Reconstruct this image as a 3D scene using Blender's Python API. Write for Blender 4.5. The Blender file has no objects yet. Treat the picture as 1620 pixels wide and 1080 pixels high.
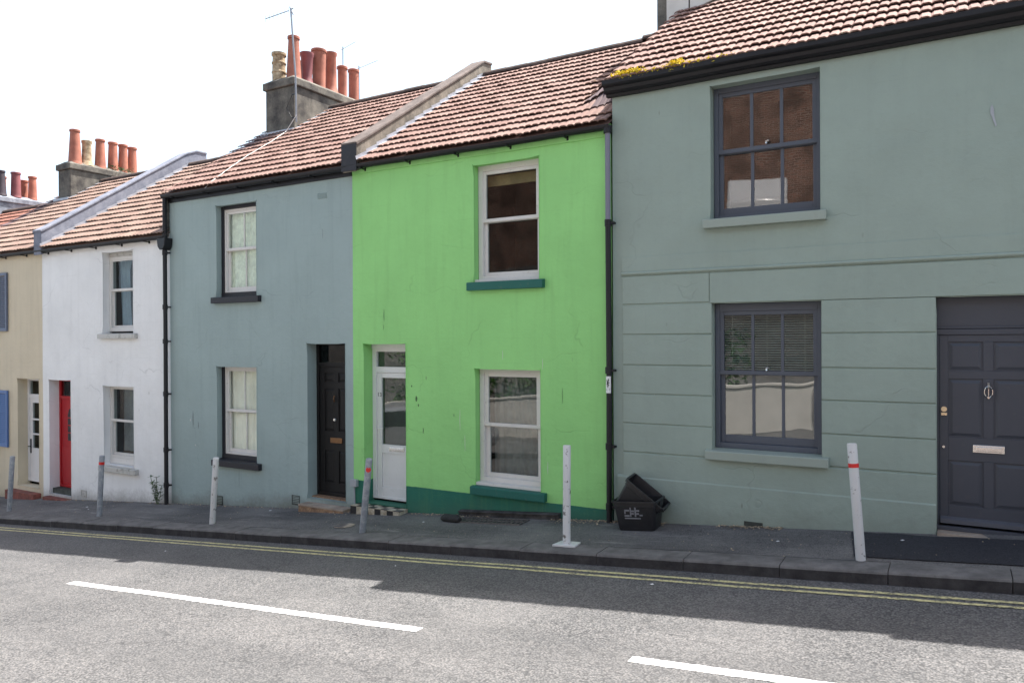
import bpy, math, random
from mathutils import Vector, Matrix, noise
random.seed(7)
R = math.radians
C = bpy.context.scene.collection
sc = bpy.context.scene

# ------------------------------------------------------------------ camera
YAW, PIT, ROL = R(30.36), R(-0.184), R(-0.286)
F = Vector((-math.sin(YAW)*math.cos(PIT), math.cos(YAW)*math.cos(PIT), math.sin(PIT)))
RT = Vector((math.cos(YAW), math.sin(YAW), 0)); UP = RT.cross(F)
R2 = RT*math.cos(ROL) + UP*math.sin(ROL); U2 = UP*math.cos(ROL) - RT*math.sin(ROL)
cam = bpy.data.cameras.new('camera'); cam.sensor_width = 36; cam.lens = 1200/1620*36
cam.clip_end = 2000; cam.clip_start = 0.05
co = bpy.data.objects.new('camera', cam); C.objects.link(co)
m = Matrix.Identity(4)
for i in range(3):
    m[i][0] = R2[i]; m[i][1] = U2[i]; m[i][2] = -F[i]
m[0][3], m[1][3], m[2][3] = 0, -8.5, 1.91
co.matrix_world = m
sc.camera = co

# ------------------------------------------------------------------ light
SUN = Vector((0.226, 0.405, 0.877)).normalized()
sun = bpy.data.lights.new('sun', 'SUN'); sun.energy = 5.0; sun.angle = R(0.5); sun.color = (1.0, 0.955, 0.90)
so = bpy.data.objects.new('sun', sun); C.objects.link(so)
so.rotation_euler = SUN.to_track_quat('Z', 'Y').to_euler()
w = bpy.data.worlds.new("World"); sc.world = w; w.use_nodes = True
nt = w.node_tree; bg = nt.nodes['Background']
sky = nt.nodes.new('ShaderNodeTexSky'); sky.sky_type = 'NISHITA'; sky.sun_disc = False
sky.sun_elevation = math.asin(SUN.z); sky.sun_rotation = math.atan2(SUN.x, SUN.y)
sky.air_density = 1.3; sky.dust_density = 6.0; sky.ozone_density = 1.0
hs = nt.nodes.new('ShaderNodeHueSaturation'); hs.inputs['Saturation'].default_value = 1.15
nt.links.new(sky.outputs[0], hs.inputs['Color']); nt.links.new(hs.outputs[0], bg.inputs[0]); bg.inputs[1].default_value = 0.085
# bright band added low in the sky to light the facades, darker blue overhead
bg2 = nt.nodes.new('ShaderNodeBackground'); bg2.inputs[0].default_value = (.68, .84, 1.0, 1); bg2.inputs[1].default_value = .60
tc = nt.nodes.new('ShaderNodeTexCoord'); sx = nt.nodes.new('ShaderNodeSeparateXYZ'); nt.links.new(tc.outputs['Generated'], sx.inputs[0])
mr = nt.nodes.new('ShaderNodeMapRange'); mr.interpolation_type = 'SMOOTHSTEP'; mr.inputs[1].default_value = .46; mr.inputs[2].default_value = .66; mr.inputs[3].default_value = 1; mr.inputs[4].default_value = 0
nt.links.new(sx.outputs[2], mr.inputs[0]); mxs = nt.nodes.new('ShaderNodeMixShader'); nt.links.new(mr.outputs[0], mxs.inputs[0])
nt.links.new(bg.outputs[0], mxs.inputs[1]); nt.links.new(bg2.outputs[0], mxs.inputs[2]); nt.links.new(mxs.outputs[0], nt.nodes['World Output'].inputs[0])
sc.view_settings.view_transform = 'Standard'; sc.view_settings.look = 'None'
sc.view_settings.gamma = 1; sc.view_settings.exposure = 1.45

# ------------------------------------------------------------------ materials
def lin(r, g, b): return (r, g, b, 1)
class N:
    def __init__(s, name):
        s.m = bpy.data.materials.new(name); s.m.use_nodes = True
        s.t = s.m.node_tree; s.b = s.t.nodes['Principled BSDF']; s.out = s.t.nodes['Material Output']
    def new(s, typ, **kw):
        n = s.t.nodes.new(typ)
        for k, v in kw.items(): setattr(n, k, v)
        return n
    def link(s, a, b): s.t.links.new(a, b)
    def pos(s, sx=1, sy=1, sz=1, obj=False):
        if obj:
            g = s.new('ShaderNodeTexCoord').outputs['Object']
        else:
            g = s.new('ShaderNodeNewGeometry').outputs['Position']
        mp = s.new('ShaderNodeMapping'); mp.inputs['Scale'].default_value = (sx, sy, sz)
        s.link(g, mp.inputs[0]); return mp.outputs[0]
    def noise(s, vec, scale=5, detail=4, rough=.55, dist=0):
        n = s.new('ShaderNodeTexNoise'); n.inputs['Scale'].default_value = scale
        n.inputs['Detail'].default_value = detail; n.inputs['Roughness'].default_value = rough
        n.inputs['Distortion'].default_value = dist
        s.link(vec, n.inputs['Vector']); return n.outputs[0]
    def vor(s, vec, scale=5, feature='F1', out='Distance', rnd=1):
        n = s.new('ShaderNodeTexVoronoi'); n.feature = feature; n.inputs['Scale'].default_value = scale
        n.inputs['Randomness'].default_value = rnd
        s.link(vec, n.inputs['Vector']); return n.outputs[out]
    def ramp(s, fac, a, b, ca=(0, 0, 0, 1), cb=(1, 1, 1, 1)):
        n = s.new('ShaderNodeValToRGB'); e = n.color_ramp.elements
        e[0].position = a; e[1].position = b; e[0].color = ca; e[1].color = cb
        s.link(fac, n.inputs[0]); return n.outputs[0]
    def mix(s, fac, a, b, blend='MIX'):
        n = s.new('ShaderNodeMix'); n.data_type = 'RGBA'; n.blend_type = blend
        for v, i in ((fac, 0), (a, 6), (b, 7)):
            if isinstance(v, (int, float)): n.inputs[i].default_value = v
            elif isinstance(v, tuple): n.inputs[i].default_value = v
            else: s.link(v, n.inputs[i])
        return n.outputs[2]
    def math(s, op, a, b=0, c=None):
        n = s.new('ShaderNodeMath'); n.operation = op
        for i, v in enumerate((a, b) if c is None else (a, b, c)):
            if isinstance(v, (int, float)): n.inputs[i].default_value = v
            else: s.link(v, n.inputs[i])
        return n.outputs[0]
    def bump(s, h, strength=.3, dist=.01):
        n = s.new('ShaderNodeBump'); n.inputs['Strength'].default_value = strength
        n.inputs['Distance'].default_value = dist
        s.link(h, n.inputs['Height']); s.link(n.outputs[0], s.b.inputs['Normal']); return n
    def base(s, c, rough=.6, metal=0, spec=.5):
        if isinstance(c, tuple): s.b.inputs['Base Color'].default_value = c
        else: s.link(c, s.b.inputs['Base Color'])
        if isinstance(rough, (int, float)): s.b.inputs['Roughness'].default_value = rough
        else: s.link(rough, s.b.inputs['Roughness'])
        s.b.inputs['Metallic'].default_value = metal
        s.b.inputs['Specular IOR Level'].default_value = spec
        return s.m

def paint_wall(name, col, dirtc=(.10, .085, .06, 1), dirt=.3, band=None, streak=.25, ground=0.0, rough=.75, crack=.18):
    n = N(name); p = n.pos()
    c = col
    big = n.noise(p, 1.1, 4, .6)
    c = n.mix(n.ramp(big, .3, .75), tuple(v*.93 for v in col[:3])+(1,), tuple(min(1, v*1.06) for v in col[:3])+(1,))
    if band:
        z = n.new('ShaderNodeSeparateXYZ'); n.link(n.pos(), z.inputs[0])
        zz = n.math('ADD', z.outputs[2], n.math('MULTIPLY', n.math('SUBTRACT', n.noise(p, 3, 3), .5), .03))
        c = n.mix(n.math('LESS_THAN', zz, band[0]), c, band[1])
    st = n.noise(n.pos(4.5, 4.5, .35), 1.6, 5, .65)
    c = n.mix(n.math('MULTIPLY', n.ramp(st, .5, .85), streak), c, tuple(v*.55 for v in col[:3])+(1,))
    fine = n.noise(p, 14, 6, .7)
    c = n.mix(n.math('MULTIPLY', n.ramp(fine, .55, .8), .16), c, tuple(v*.6 for v in col[:3])+(1,))
    # splash dirt where the wall meets the pavement
    z = n.new('ShaderNodeSeparateXYZ'); n.link(n.pos(), z.inputs[0])
    h = n.math('SUBTRACT', z.outputs[2], n.math('MULTIPLY', z.outputs[0], .08))
    hn = n.math('ADD', h, n.math('MULTIPLY', n.math('ADD', n.noise(n.pos(1, 1, 1), 1.7, 3, .5), n.noise(n.pos(1, 1, 1), 15, 6, .8)), -.36))
    d = n.math('MINIMUM', n.math('MAXIMUM', n.math('MULTIPLY', n.math('SUBTRACT', -.12, hn), 3.2), 0), 1)
    c = n.mix(n.math('MULTIPLY', d, dirt*.8), c, dirtc)
    # sparse scuffs and drips
    sp = n.vor(n.pos(1, 1, .35), 5.0)
    msk = n.math('MULTIPLY', n.ramp(sp, .02, .07, (1, 1, 1, 1), (0, 0, 0, 1)), n.ramp(n.noise(p, 2.3, 2), .55, .62))
    c = n.mix(n.math('MULTIPLY', msk, .5), c, dirtc)
    # hairline cracks
    wv = n.new('ShaderNodeVectorMath'); wv.operation = 'ADD'
    nz = n.new('ShaderNodeTexNoise'); nz.inputs['Scale'].default_value = 3; n.link(p, nz.inputs['Vector'])
    sc_ = n.new('ShaderNodeVectorMath'); sc_.operation = 'SCALE'; sc_.inputs[3].default_value = .25
    n.link(nz.outputs['Color'], sc_.inputs[0]); n.link(n.pos(.55, 1, 1), wv.inputs[0]); n.link(sc_.outputs[0], wv.inputs[1])
    e = n.vor(wv.outputs[0], 1.1, 'DISTANCE_TO_EDGE')
    cm = n.math('MULTIPLY', n.ramp(e, .0, .008, (1, 1, 1, 1), (0, 0, 0, 1)), n.ramp(n.noise(p, 1.3, 3), .52, .62))
    c = n.mix(n.math('MULTIPLY', cm, crack), c, tuple(v*.3 for v in col[:3])+(1,))
    # painted-over block coursing shows faintly through
    cx = n.new('ShaderNodeSeparateXYZ'); n.link(p, cx.inputs[0]); cb = n.new('ShaderNodeCombineXYZ'); n.link(cx.outputs[0], cb.inputs[0]); n.link(cx.outputs[2], cb.inputs[1])
    bt = n.new('ShaderNodeTexBrick'); n.link(cb.outputs[0], bt.inputs[0]); bt.inputs['Scale'].default_value = 1; bt.inputs['Brick Width'].default_value = .9; bt.inputs['Row Height'].default_value = .32; bt.inputs['Mortar Size'].default_value = .006; bt.inputs['Mortar Smooth'].default_value = 1
    bl = n.math('MULTIPLY', bt.outputs['Fac'], n.ramp(n.noise(p, 1.7, 3), .5, .62))
    c = n.mix(n.math('MULTIPLY', bl, crack*.7), c, tuple(v*.45 for v in col[:3])+(1,))
    n.base(c, rough, 0, .35)
    hgt = n.math('ADD', n.math('MULTIPLY', n.noise(p, 3.5, 3), 1.2), n.math('ADD', n.math('MULTIPLY', n.noise(p, 70, 3), .12), n.math('MULTIPLY', cm, -.2)))
    n.bump(hgt, .45, .03)
    return n.m

def worn_paint(name, col, wear=(.2, .17, .13, 1), amt=.35, rough=.45, scale=18, lo=.58, hi=.7):
    n = N(name); p = n.pos()
    a = n.ramp(n.noise(p, scale, 7, .7), lo, hi)
    c = n.mix(n.math('MULTIPLY', a, amt), col, wear)
    c = n.mix(n.math('MULTIPLY', n.ramp(n.noise(p, 3, 3), .35, .75), .25), c, tuple(v*.75 for v in col[:3])+(1,))
    n.base(c, rough, 0, .4); n.bump(n.noise(p, 60, 3), .12, .004); return n.m

def simple(name, col, rough=.5, metal=0, spec=.5, var=.15, bump=.1, scale=30):
    n = N(name); p = n.pos()
    c = n.mix(n.ramp(n.noise(p, scale*.3, 5, .6), .3, .75), tuple(v*(1-var) for v in col[:3])+(1,), tuple(min(1, v*(1+var)) for v in col[:3])+(1,))
    n.base(c, n.ramp(n.noise(p, scale, 4), .2, .8, (rough*.8,)*3+(1,), (min(1, rough*1.2),)*3+(1,)), metal, spec)
    if bump: n.bump(n.noise(p, scale*3, 3), bump, .004)
    return n.m

def tile_mat(name, ca, cb, dark=(.07, .06, .05, 1), lich=.35):
    n = N(name); p = n.pos()
    at = n.new('ShaderNodeAttribute'); at.attribute_name = 'tint'
    c = n.mix(at.outputs['Fac'], ca, cb)
    c = n.mix(n.math('MULTIPLY', n.ramp(n.noise(p, 7, 6, .7), .5, .72), .5), c, tuple(v*.5 for v in ca[:3])+(1,))
    l = n.ramp(n.noise(p, 34, 4, .7), .6, .66)
    area = n.ramp(n.noise(p, .9, 3, .6), .45, .62)
    c = n.mix(n.math('MULTIPLY', n.math('MULTIPLY', l, area), .8), c, dark)
    l2 = n.ramp(n.noise(p, 22, 3, .6), .64, .7)
    c = n.mix(n.math('MULTIPLY', l2, lich), c, (.62, .56, .46, 1))
    rp = n.math('GREATER_THAN', at.outputs['Fac'], 1.2)
    c = n.mix(rp, c, (.13, .095, .10, 1))
    n.base(c, .85, 0, .25); n.bump(n.noise(p, 90, 4), .35, .006); return n.m

def glass_mat(name, refl=1.6, tint=(.75, .8, .8, 1), wave=.002, scale=2.5, film=0.0, filmc=(.4, .42, .4, 1)):
    n = N(name); t = n.t
    t.nodes.remove(n.b)
    p = n.pos()
    bp = n.new('ShaderNodeBump'); bp.inputs['Strength'].default_value = 1; bp.inputs['Distance'].default_value = wave
    n.link(n.noise(p, scale, 1, .3), bp.inputs['Height'])
    gl = n.new('ShaderNodeBsdfGlossy'); gl.inputs['Roughness'].default_value = 0.0; n.link(bp.outputs[0], gl.inputs['Normal'])
    tr = n.new('ShaderNodeBsdfTransparent'); tr.inputs[0].default_value = tint
    fr = n.new('ShaderNodeFresnel'); fr.inputs[0].default_value = 1.52; n.link(bp.outputs[0], fr.inputs['Normal'])
    gm = n.new('ShaderNodeNewGeometry')
    fac = n.math('MULTIPLY', n.math('MINIMUM', n.math('MULTIPLY', fr.outputs[0], refl), 1), n.math('SUBTRACT', 1, gm.outputs['Backfacing']))
    under = tr.outputs[0]
    if film > 0:
        df = n.new('ShaderNodeBsdfDiffuse'); df.inputs[0].default_value = filmc
        ms = n.new('ShaderNodeMixShader'); ms.inputs[0].default_value = film
        n.link(under, ms.inputs[1]); n.link(df.outputs[0], ms.inputs[2]); under = ms.outputs[0]
    mx = n.new('ShaderNodeMixShader'); n.link(fac, mx.inputs[0]); n.link(under, mx.inputs[1]); n.link(gl.outputs[0], mx.inputs[2])
    n.link(mx.outputs[0], n.out.inputs[0]); return n.m

def asphalt(name, base, chip, dark, scale=75, rough=.85, patch=.3, bump=.7, cracks=False):
    n = N(name); p = n.pos()
    col = n.vor(p, scale, out='Color')
    sep = n.new('ShaderNodeSeparateColor'); n.link(col, sep.inputs[0])
    c = n.mix(sep.outputs[0], base, chip)
    d = n.vor(p, scale)
    c = n.mix(n.ramp(d, .42, .75), c, dark)
    c = n.mix(n.math('MULTIPLY', n.ramp(n.noise(p, scale*.28, 4, .7), .52, .66), .75), c, dark)
    c = n.mix(n.math('MULTIPLY', n.ramp(n.noise(p, .8, 5, .65), .35, .75), patch), c, tuple(v*1.25 for v in chip[:3])+(1,))
    c = n.mix(n.math('MULTIPLY', n.ramp(n.noise(n.pos(.3, 1.6, 1), 1.5, 5, .6), .45, .8), patch), c, dark)
    if cracks:
        trk = n.ramp(n.noise(n.pos(.12, 1.1, 1), 1.3, 3, .5), .45, .65)
        c = n.mix(n.math('MULTIPLY', trk, .28), c, tuple(v*.72 for v in base[:3])+(1,))
        wv = n.new('ShaderNodeVectorMath'); wv.operation = 'ADD'; nz = n.new('ShaderNodeTexNoise'); nz.inputs['Scale'].default_value = 4; nz.inputs['Detail'].default_value = 5; n.link(p, nz.inputs['Vector'])
        sl_ = n.new('ShaderNodeVectorMath'); sl_.operation = 'SCALE'; sl_.inputs[3].default_value = .3; n.link(nz.outputs['Color'], sl_.inputs[0])
        n.link(n.pos(.35, 1, 1), wv.inputs[0]); n.link(sl_.outputs[0], wv.inputs[1])
        ed = n.vor(wv.outputs[0], .9, 'DISTANCE_TO_EDGE')
        ck = n.math('MULTIPLY', n.ramp(ed, 0, .012, (1, 1, 1, 1), (0, 0, 0, 1)), n.math('MULTIPLY', n.ramp(n.noise(p, .7, 3), .48, .58), n.ramp(n.noise(p, 18, 3), .42, .5)))
        c = n.mix(n.math('MULTIPLY', ck, .75), c, dark)
        sp = n.math('MULTIPLY', n.ramp(n.vor(p, 1.7), .02, .05, (1, 1, 1, 1), (0, 0, 0, 1)), n.ramp(n.noise(p, 9, 4), .45, .55))
        c = n.mix(n.math('MULTIPLY', sp, .5), c, dark)
    else:
        sc1 = n.math('MULTIPLY', n.ramp(n.noise(n.pos(.8, 5, 1), 2.4, 6, .7), .56, .66), n.ramp(n.noise(p, 1.1, 2), .4, .6))
        c = n.mix(n.math('MULTIPLY', sc1, patch*.75), c, tuple(min(1, v*1.9) for v in chip[:3])+(1,))
        dk = n.ramp(n.noise(p, .9, 3, .5), .55, .68)
        c = n.mix(n.math('MULTIPLY', dk, patch*.4), c, dark)
    n.base(c, rough, 0, .4)
    h = n.math('ADD', n.math('MULTIPLY', d, -1), n.math('MULTIPLY', n.noise(p, scale*.3, 4), .8))
    n.bump(h, bump, .008); return n.m

def concrete(name, col, dark, scale=6, bump=.4, sc2=40):
    n = N(name); p = n.pos()
    c = n.mix(n.ramp(n.noise(p, scale, 7, .7), .35, .68), dark, col)
    c = n.mix(n.math('MULTIPLY', n.ramp(n.noise(n.pos(3, 3, .6), 2, 5, .7), .45, .75), .55), c, dark)
    c = n.mix(n.math('MULTIPLY', n.ramp(n.noise(p, sc2, 4), .58, .68), .35), c, (.05, .05, .045, 1))
    n.base(c, .9, 0, .25); n.bump(n.noise(p, sc2, 5, .7), bump, .01); return n.m

def road_paint(name, col, under, lo, hi, scale=28):
    n = N(name); p = n.pos()
    a = n.ramp(n.noise(p, scale, 6, .75), lo, hi)
    g = n.ramp(n.noise(p, 2.2, 3, .5), .35, .7, (.35, .35, .35, 1), (1, 1, 1, 1))
    c = n.mix(n.math('MULTIPLY', a, g), col, under)
    n.base(c, .7, 0, .3); n.bump(n.vor(p, 75), .5, .006); return n.m

M = {}
M['green'] = paint_wall('green_render', lin(.30, .645, .22), band=(-.16, lin(.022, .145, .10)), dirt=.35, streak=.26)
M['blue'] = paint_wall('blue_grey_render', lin(.315, .395, .385), dirt=.9, streak=.3)
M['white'] = paint_wall('white_render', lin(.80, .80, .79), dirt=.9, streak=.2, crack=.25)
M['cream'] = paint_wall('cream_render', lin(.62, .54, .40), dirt=.6, streak=.3)
M['sage'] = paint_wall('sage_render', lin(.295, .36, .315), dirt=.35, streak=.12, crack=.1, rough=.6)
M['slate_paint'] = worn_paint('dark_grey_joinery', lin(.085, .098, .125), amt=.1)
M['slate_door'] = worn_paint('dark_grey_door', lin(.06, .066, .084), amt=.08, rough=.4)
M['white_frame'] = worn_paint('white_frame', lin(.68, .66, .63), wear=(.3, .26, .2, 1), amt=.5, scale=25)
M['white_upvc'] = worn_paint('white_plastic', lin(.74, .74, .75), amt=.15, rough=.3)
M['black_paint'] = worn_paint('black_paint', lin(.008, .008, .011), wear=(.05, .045, .04, 1), amt=.15, rough=.5)
M['black_sill'] = worn_paint('black_sill_paint', lin(.02, .02, .026), wear=(.1, .09, .08, 1), amt=.3, rough=.55)
M['black_door'] = worn_paint('black_door_paint', lin(.006, .0055, .006), wear=(.03, .022, .018, 1), amt=.35, rough=.6)
M['red_door'] = worn_paint('red_door_paint', lin(.42, .012, .018), amt=.1, rough=.35)
M['grey_pipe'] = worn_paint('grey_pipe', lin(.19, .19, .24), amt=.3)
M['teal'] = worn_paint('teal_sill_paint', lin(.012, .12, .095), wear=(.12, .15, .12, 1), amt=.35, rough=.55)
M['sage_sill'] = worn_paint('sage_sill_paint', lin(.31, .36, .315), amt=.1, rough=.6)
M['white_sill'] = worn_paint('weathered_white_sill', lin(.5, .49, .46), wear=(.14, .13, .10, 1), amt=.75, scale=9, lo=.5, hi=.66)
M['tile'] = tile_mat('pink_concrete_tile', lin(.195, .118, .10), lin(.26, .17, .145))
M['tile_sage'] = tile_mat('reddish_concrete_tile', lin(.19, .112, .094), lin(.26, .162, .14), lich=.55)
M['tile_white'] = tile_mat('tan_concrete_tile', lin(.215, .145, .12), lin(.28, .20, .165))
M['tile_red'] = tile_mat('red_clay_tile', lin(.22, .095, .075), lin(.28, .14, .105))
M['ridge'] = concrete('ridge_mortar', lin(.14, .10, .085), lin(.05, .04, .038))
M['conc'] = concrete('parapet_concrete', lin(.30, .265, .22), lin(.11, .10, .085), 4)
M['ridge_cap'] = concrete('coping_mortar', lin(.20, .165, .15), lin(.09, .075, .07), 4)
M['bitumen'] = concrete('blue_grey_bitumen', lin(.27, .285, .34), lin(.15, .165, .21), 5)
M['stack'] = concrete('chimney_render', lin(.21, .195, .165), lin(.055, .052, .05), 3)
M['stack_blue'] = concrete('pale_chimney_render', lin(.34, .37, .42), lin(.12, .13, .16), 4)
M['lead'] = simple('pale_lead', lin(.36, .38, .43), .45, .1, .5, .2)
M['terracotta'] = simple('terracotta', lin(.33, .125, .085), .7, 0, .3, .3, .3, 12)
M['terracotta_purple'] = simple('purple_terracotta', lin(.20, .07, .075), .6, 0, .3, .25, .3, 12)
M['terracotta_black'] = simple('sooty_terracotta', lin(.045, .035, .045), .6, 0, .3, .3, .3, 12)
M['pot_cream'] = concrete('cream_stained_pot', lin(.62, .52, .36), lin(.22, .15, .09), 9)
M['metal'] = simple('aerial_metal', lin(.25, .25, .27), .4, .8)
M['road'] = asphalt('road_asphalt', lin(.080, .082, .086), lin(.172, .166, .163), lin(.036, .037, .039), 60, patch=.3, bump=.6, cracks=True)
M['pave'] = asphalt('pavement_asphalt', lin(.115, .111, .110), lin(.19, .18, .172), lin(.03, .03, .033), 110, patch=.7, bump=.35)
M['newtar'] = asphalt('fresh_tarmac', lin(.022, .022, .03), lin(.045, .045, .055), lin(.01, .01, .012), 110, patch=.1, bump=.4)
M['kerb'] = concrete('kerb_stone', lin(.20, .19, .185), lin(.10, .096, .093), 5)
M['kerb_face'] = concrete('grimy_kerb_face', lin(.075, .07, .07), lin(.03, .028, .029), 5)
M['yellow'] = road_paint('yellow_line_paint', lin(.58, .53, .28), lin(.09, .09, .09), .48, .56)
M['whiteline'] = road_paint('white_line_paint', lin(.86, .86, .84), lin(.3, .29, .28), .62, .78)
M['galv'] = worn_paint('galvanised_steel', lin(.24, .26, .29), wear=(.42, .44, .46, 1), amt=.6, rough=.45, scale=14, lo=.45, hi=.6)
M['chipwhite'] = worn_paint('chipped_white_paint', lin(.60, .60, .60), wear=(.10, .085, .075, 1), amt=.9, rough=.5, scale=15, lo=.59, hi=.62)
M['red'] = simple('red_reflector', lin(.65, .02, .02), .3)
M['binplastic'] = simple('black_bin_plastic', lin(.016, .016, .019), .42, 0, .5, .3, .15, 40)
M['binmark'] = simple('faded_white_print', lin(.22, .22, .24), .6)
M['dark'] = simple('dark_interior', lin(.035, .033, .03), .9)
M['drygrey'] = simple('grey_plastic', lin(.35, .37, .40), .5)
M['net'] = simple('net_curtain', lin(.78, .82, .70), .9, 0, .2, .2, .3, 30)
M['curtain'] = simple('pale_curtain', lin(.85, .84, .76), .9, 0, .2, .12, .2, 10)
M['bluecurtain'] = simple('pale_blue_curtain', lin(.45, .52, .60), .9, 0, .2, .12, .2, 10)
M['redcloth'] = simple('red_cloth', lin(.22, .015, .02), .9)
M['greyblind'] = simple('grey_inner_blind', lin(.17, .165, .14), .8)
M['greycurtain'] = simple('grey_curtain', lin(.30, .30, .28), .9, 0, .2, .3, .3, 10)
M['blind'] = simple('blind_slats', lin(.66, .66, .58), .5)
M['board'] = simple('tan_board', lin(.45, .30, .13), .6)
M['shutter'] = worn_paint('blue_shutter_paint', lin(.085, .165, .38), amt=.1, rough=.4)
M['shutter_dull'] = worn_paint('dull_blue_shutter_paint', lin(.13, .155, .22), amt=.15, rough=.5)
M['brass'] = simple('brass', lin(.70, .60, .42), .3, .9)
M['chrome'] = simple('chrome', lin(.75, .74, .72), .22, .95)
M['oldbrass'] = simple('tarnished_brass', lin(.22, .12, .06), .4, .7)
M['steptile'] = concrete('buff_tile_step', lin(.42, .27, .16), lin(.16, .10, .07), 12)
M['stepstone'] = concrete('pale_step_stone', lin(.46, .38, .31), lin(.25, .2, .16), 5)
M['redstep'] = concrete('red_painted_step', lin(.33, .11, .085), lin(.13, .06, .05), 6)
M['greystep'] = concrete('grey_green_step', lin(.10, .11, .10), lin(.04, .045, .04), 6)
M['blacktile'] = simple('black_tile', lin(.02, .02, .022), .35)
M['whitetile'] = concrete('stained_white_tile', lin(.60, .55, .45), lin(.26, .22, .15), 9, .1)
M['iron'] = simple('cast_iron', lin(.03, .03, .032), .55, .4)
M['ledge'] = concrete('grimy_ledge', lin(.10, .095, .095), lin(.03, .03, .03), 9)
M['bar'] = simple('worn_grate_bar', lin(.13, .12, .115), .5, .3)
M['leaf'] = simple('weed_leaf', lin(.07, .12, .045), .6, 0, .3, .3)
M['mould'] = simple('dark_mould', lin(.075, .16, .06), .9)
M['mould_grey'] = simple('grey_grime', lin(.18, .21, .205), .9)
M['hedge'] = simple('hedge_leaf', lin(.05, .11, .03), .6, 0, .3, .4)
M['moss'] = simple('yellow_moss', lin(.80, .62, .06), .9, 0, .2, .3, .5, 60)
M['litter'] = simple('dry_leaf_litter', lin(.42, .33, .23), .9, 0, .2, .4, .2, 60)
M['white_cable'] = simple('white_cable', lin(.6, .58, .55), .5)
M['glass_low'] = glass_mat('lower_window_glass', 2.4, wave=.0015)
M['glass_blind'] = glass_mat('blind_window_glass', 1.6, wave=.002)
M['glass'] = glass_mat('window_glass', .85, wave=.0012)
M['glass_old'] = glass_mat('old_window_glass', 3.0, wave=.0012, scale=2.5)
M['glass_film'] = glass_mat('filmed_window_glass', 3.6, wave=.0015, film=.8, filmc=(.085, .098, .09, 1))
M['glass_net'] = glass_mat('clear_glass', 1.0, tint=(.95, .97, .95, 1), wave=.001)
M['whitewash'] = simple('whitewash', lin(.62, .60, .56), .9, 0, .2, .12, .2, 8)
M['van'] = simple('white_van_paint', lin(.5, .5, .51), .2, 0, .5, .02, 0)
M['silver'] = simple('silver_car_paint', lin(.5, .52, .55), .25, .5, .5, .02, 0)
M['tyre'] = simple('tyre_rubber', lin(.02, .02, .02), .8)
M['carglass'] = simple('dark_car_glass', lin(.015, .018, .02), .05, 0, .8, 0, 0)

def brick_mat():
    n = N('brown_brick'); p = n.new('ShaderNodeNewGeometry').outputs['Position']
    cx = n.new('ShaderNodeSeparateXYZ'); n.link(p, cx.inputs[0])
    cb = n.new('ShaderNodeCombineXYZ'); n.link(n.math('ADD', cx.outputs[0], cx.outputs[1]), cb.inputs[0]); n.link(cx.outputs[2], cb.inputs[1])
    b = n.new('ShaderNodeTexBrick'); n.link(cb.outputs[0], b.inputs[0]); b.inputs['Scale'].default_value = 1
    b.inputs['Brick Width'].default_value = .225; b.inputs['Row Height'].default_value = .075; b.inputs['Mortar Size'].default_value = .010
    b.inputs['Color1'].default_value = lin(.30, .145, .105); b.inputs['Color2'].default_value = lin(.17, .085, .065); b.inputs['Mortar'].default_value = lin(.36, .30, .25)
    c = n.mix(n.math('MULTIPLY', n.ramp(n.noise(p, .9, 6), .42, .62), .7), b.outputs[0], lin(.09, .06, .05))
    return n.base(c, .9, 0, .2)
M['brick'] = brick_mat()

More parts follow.
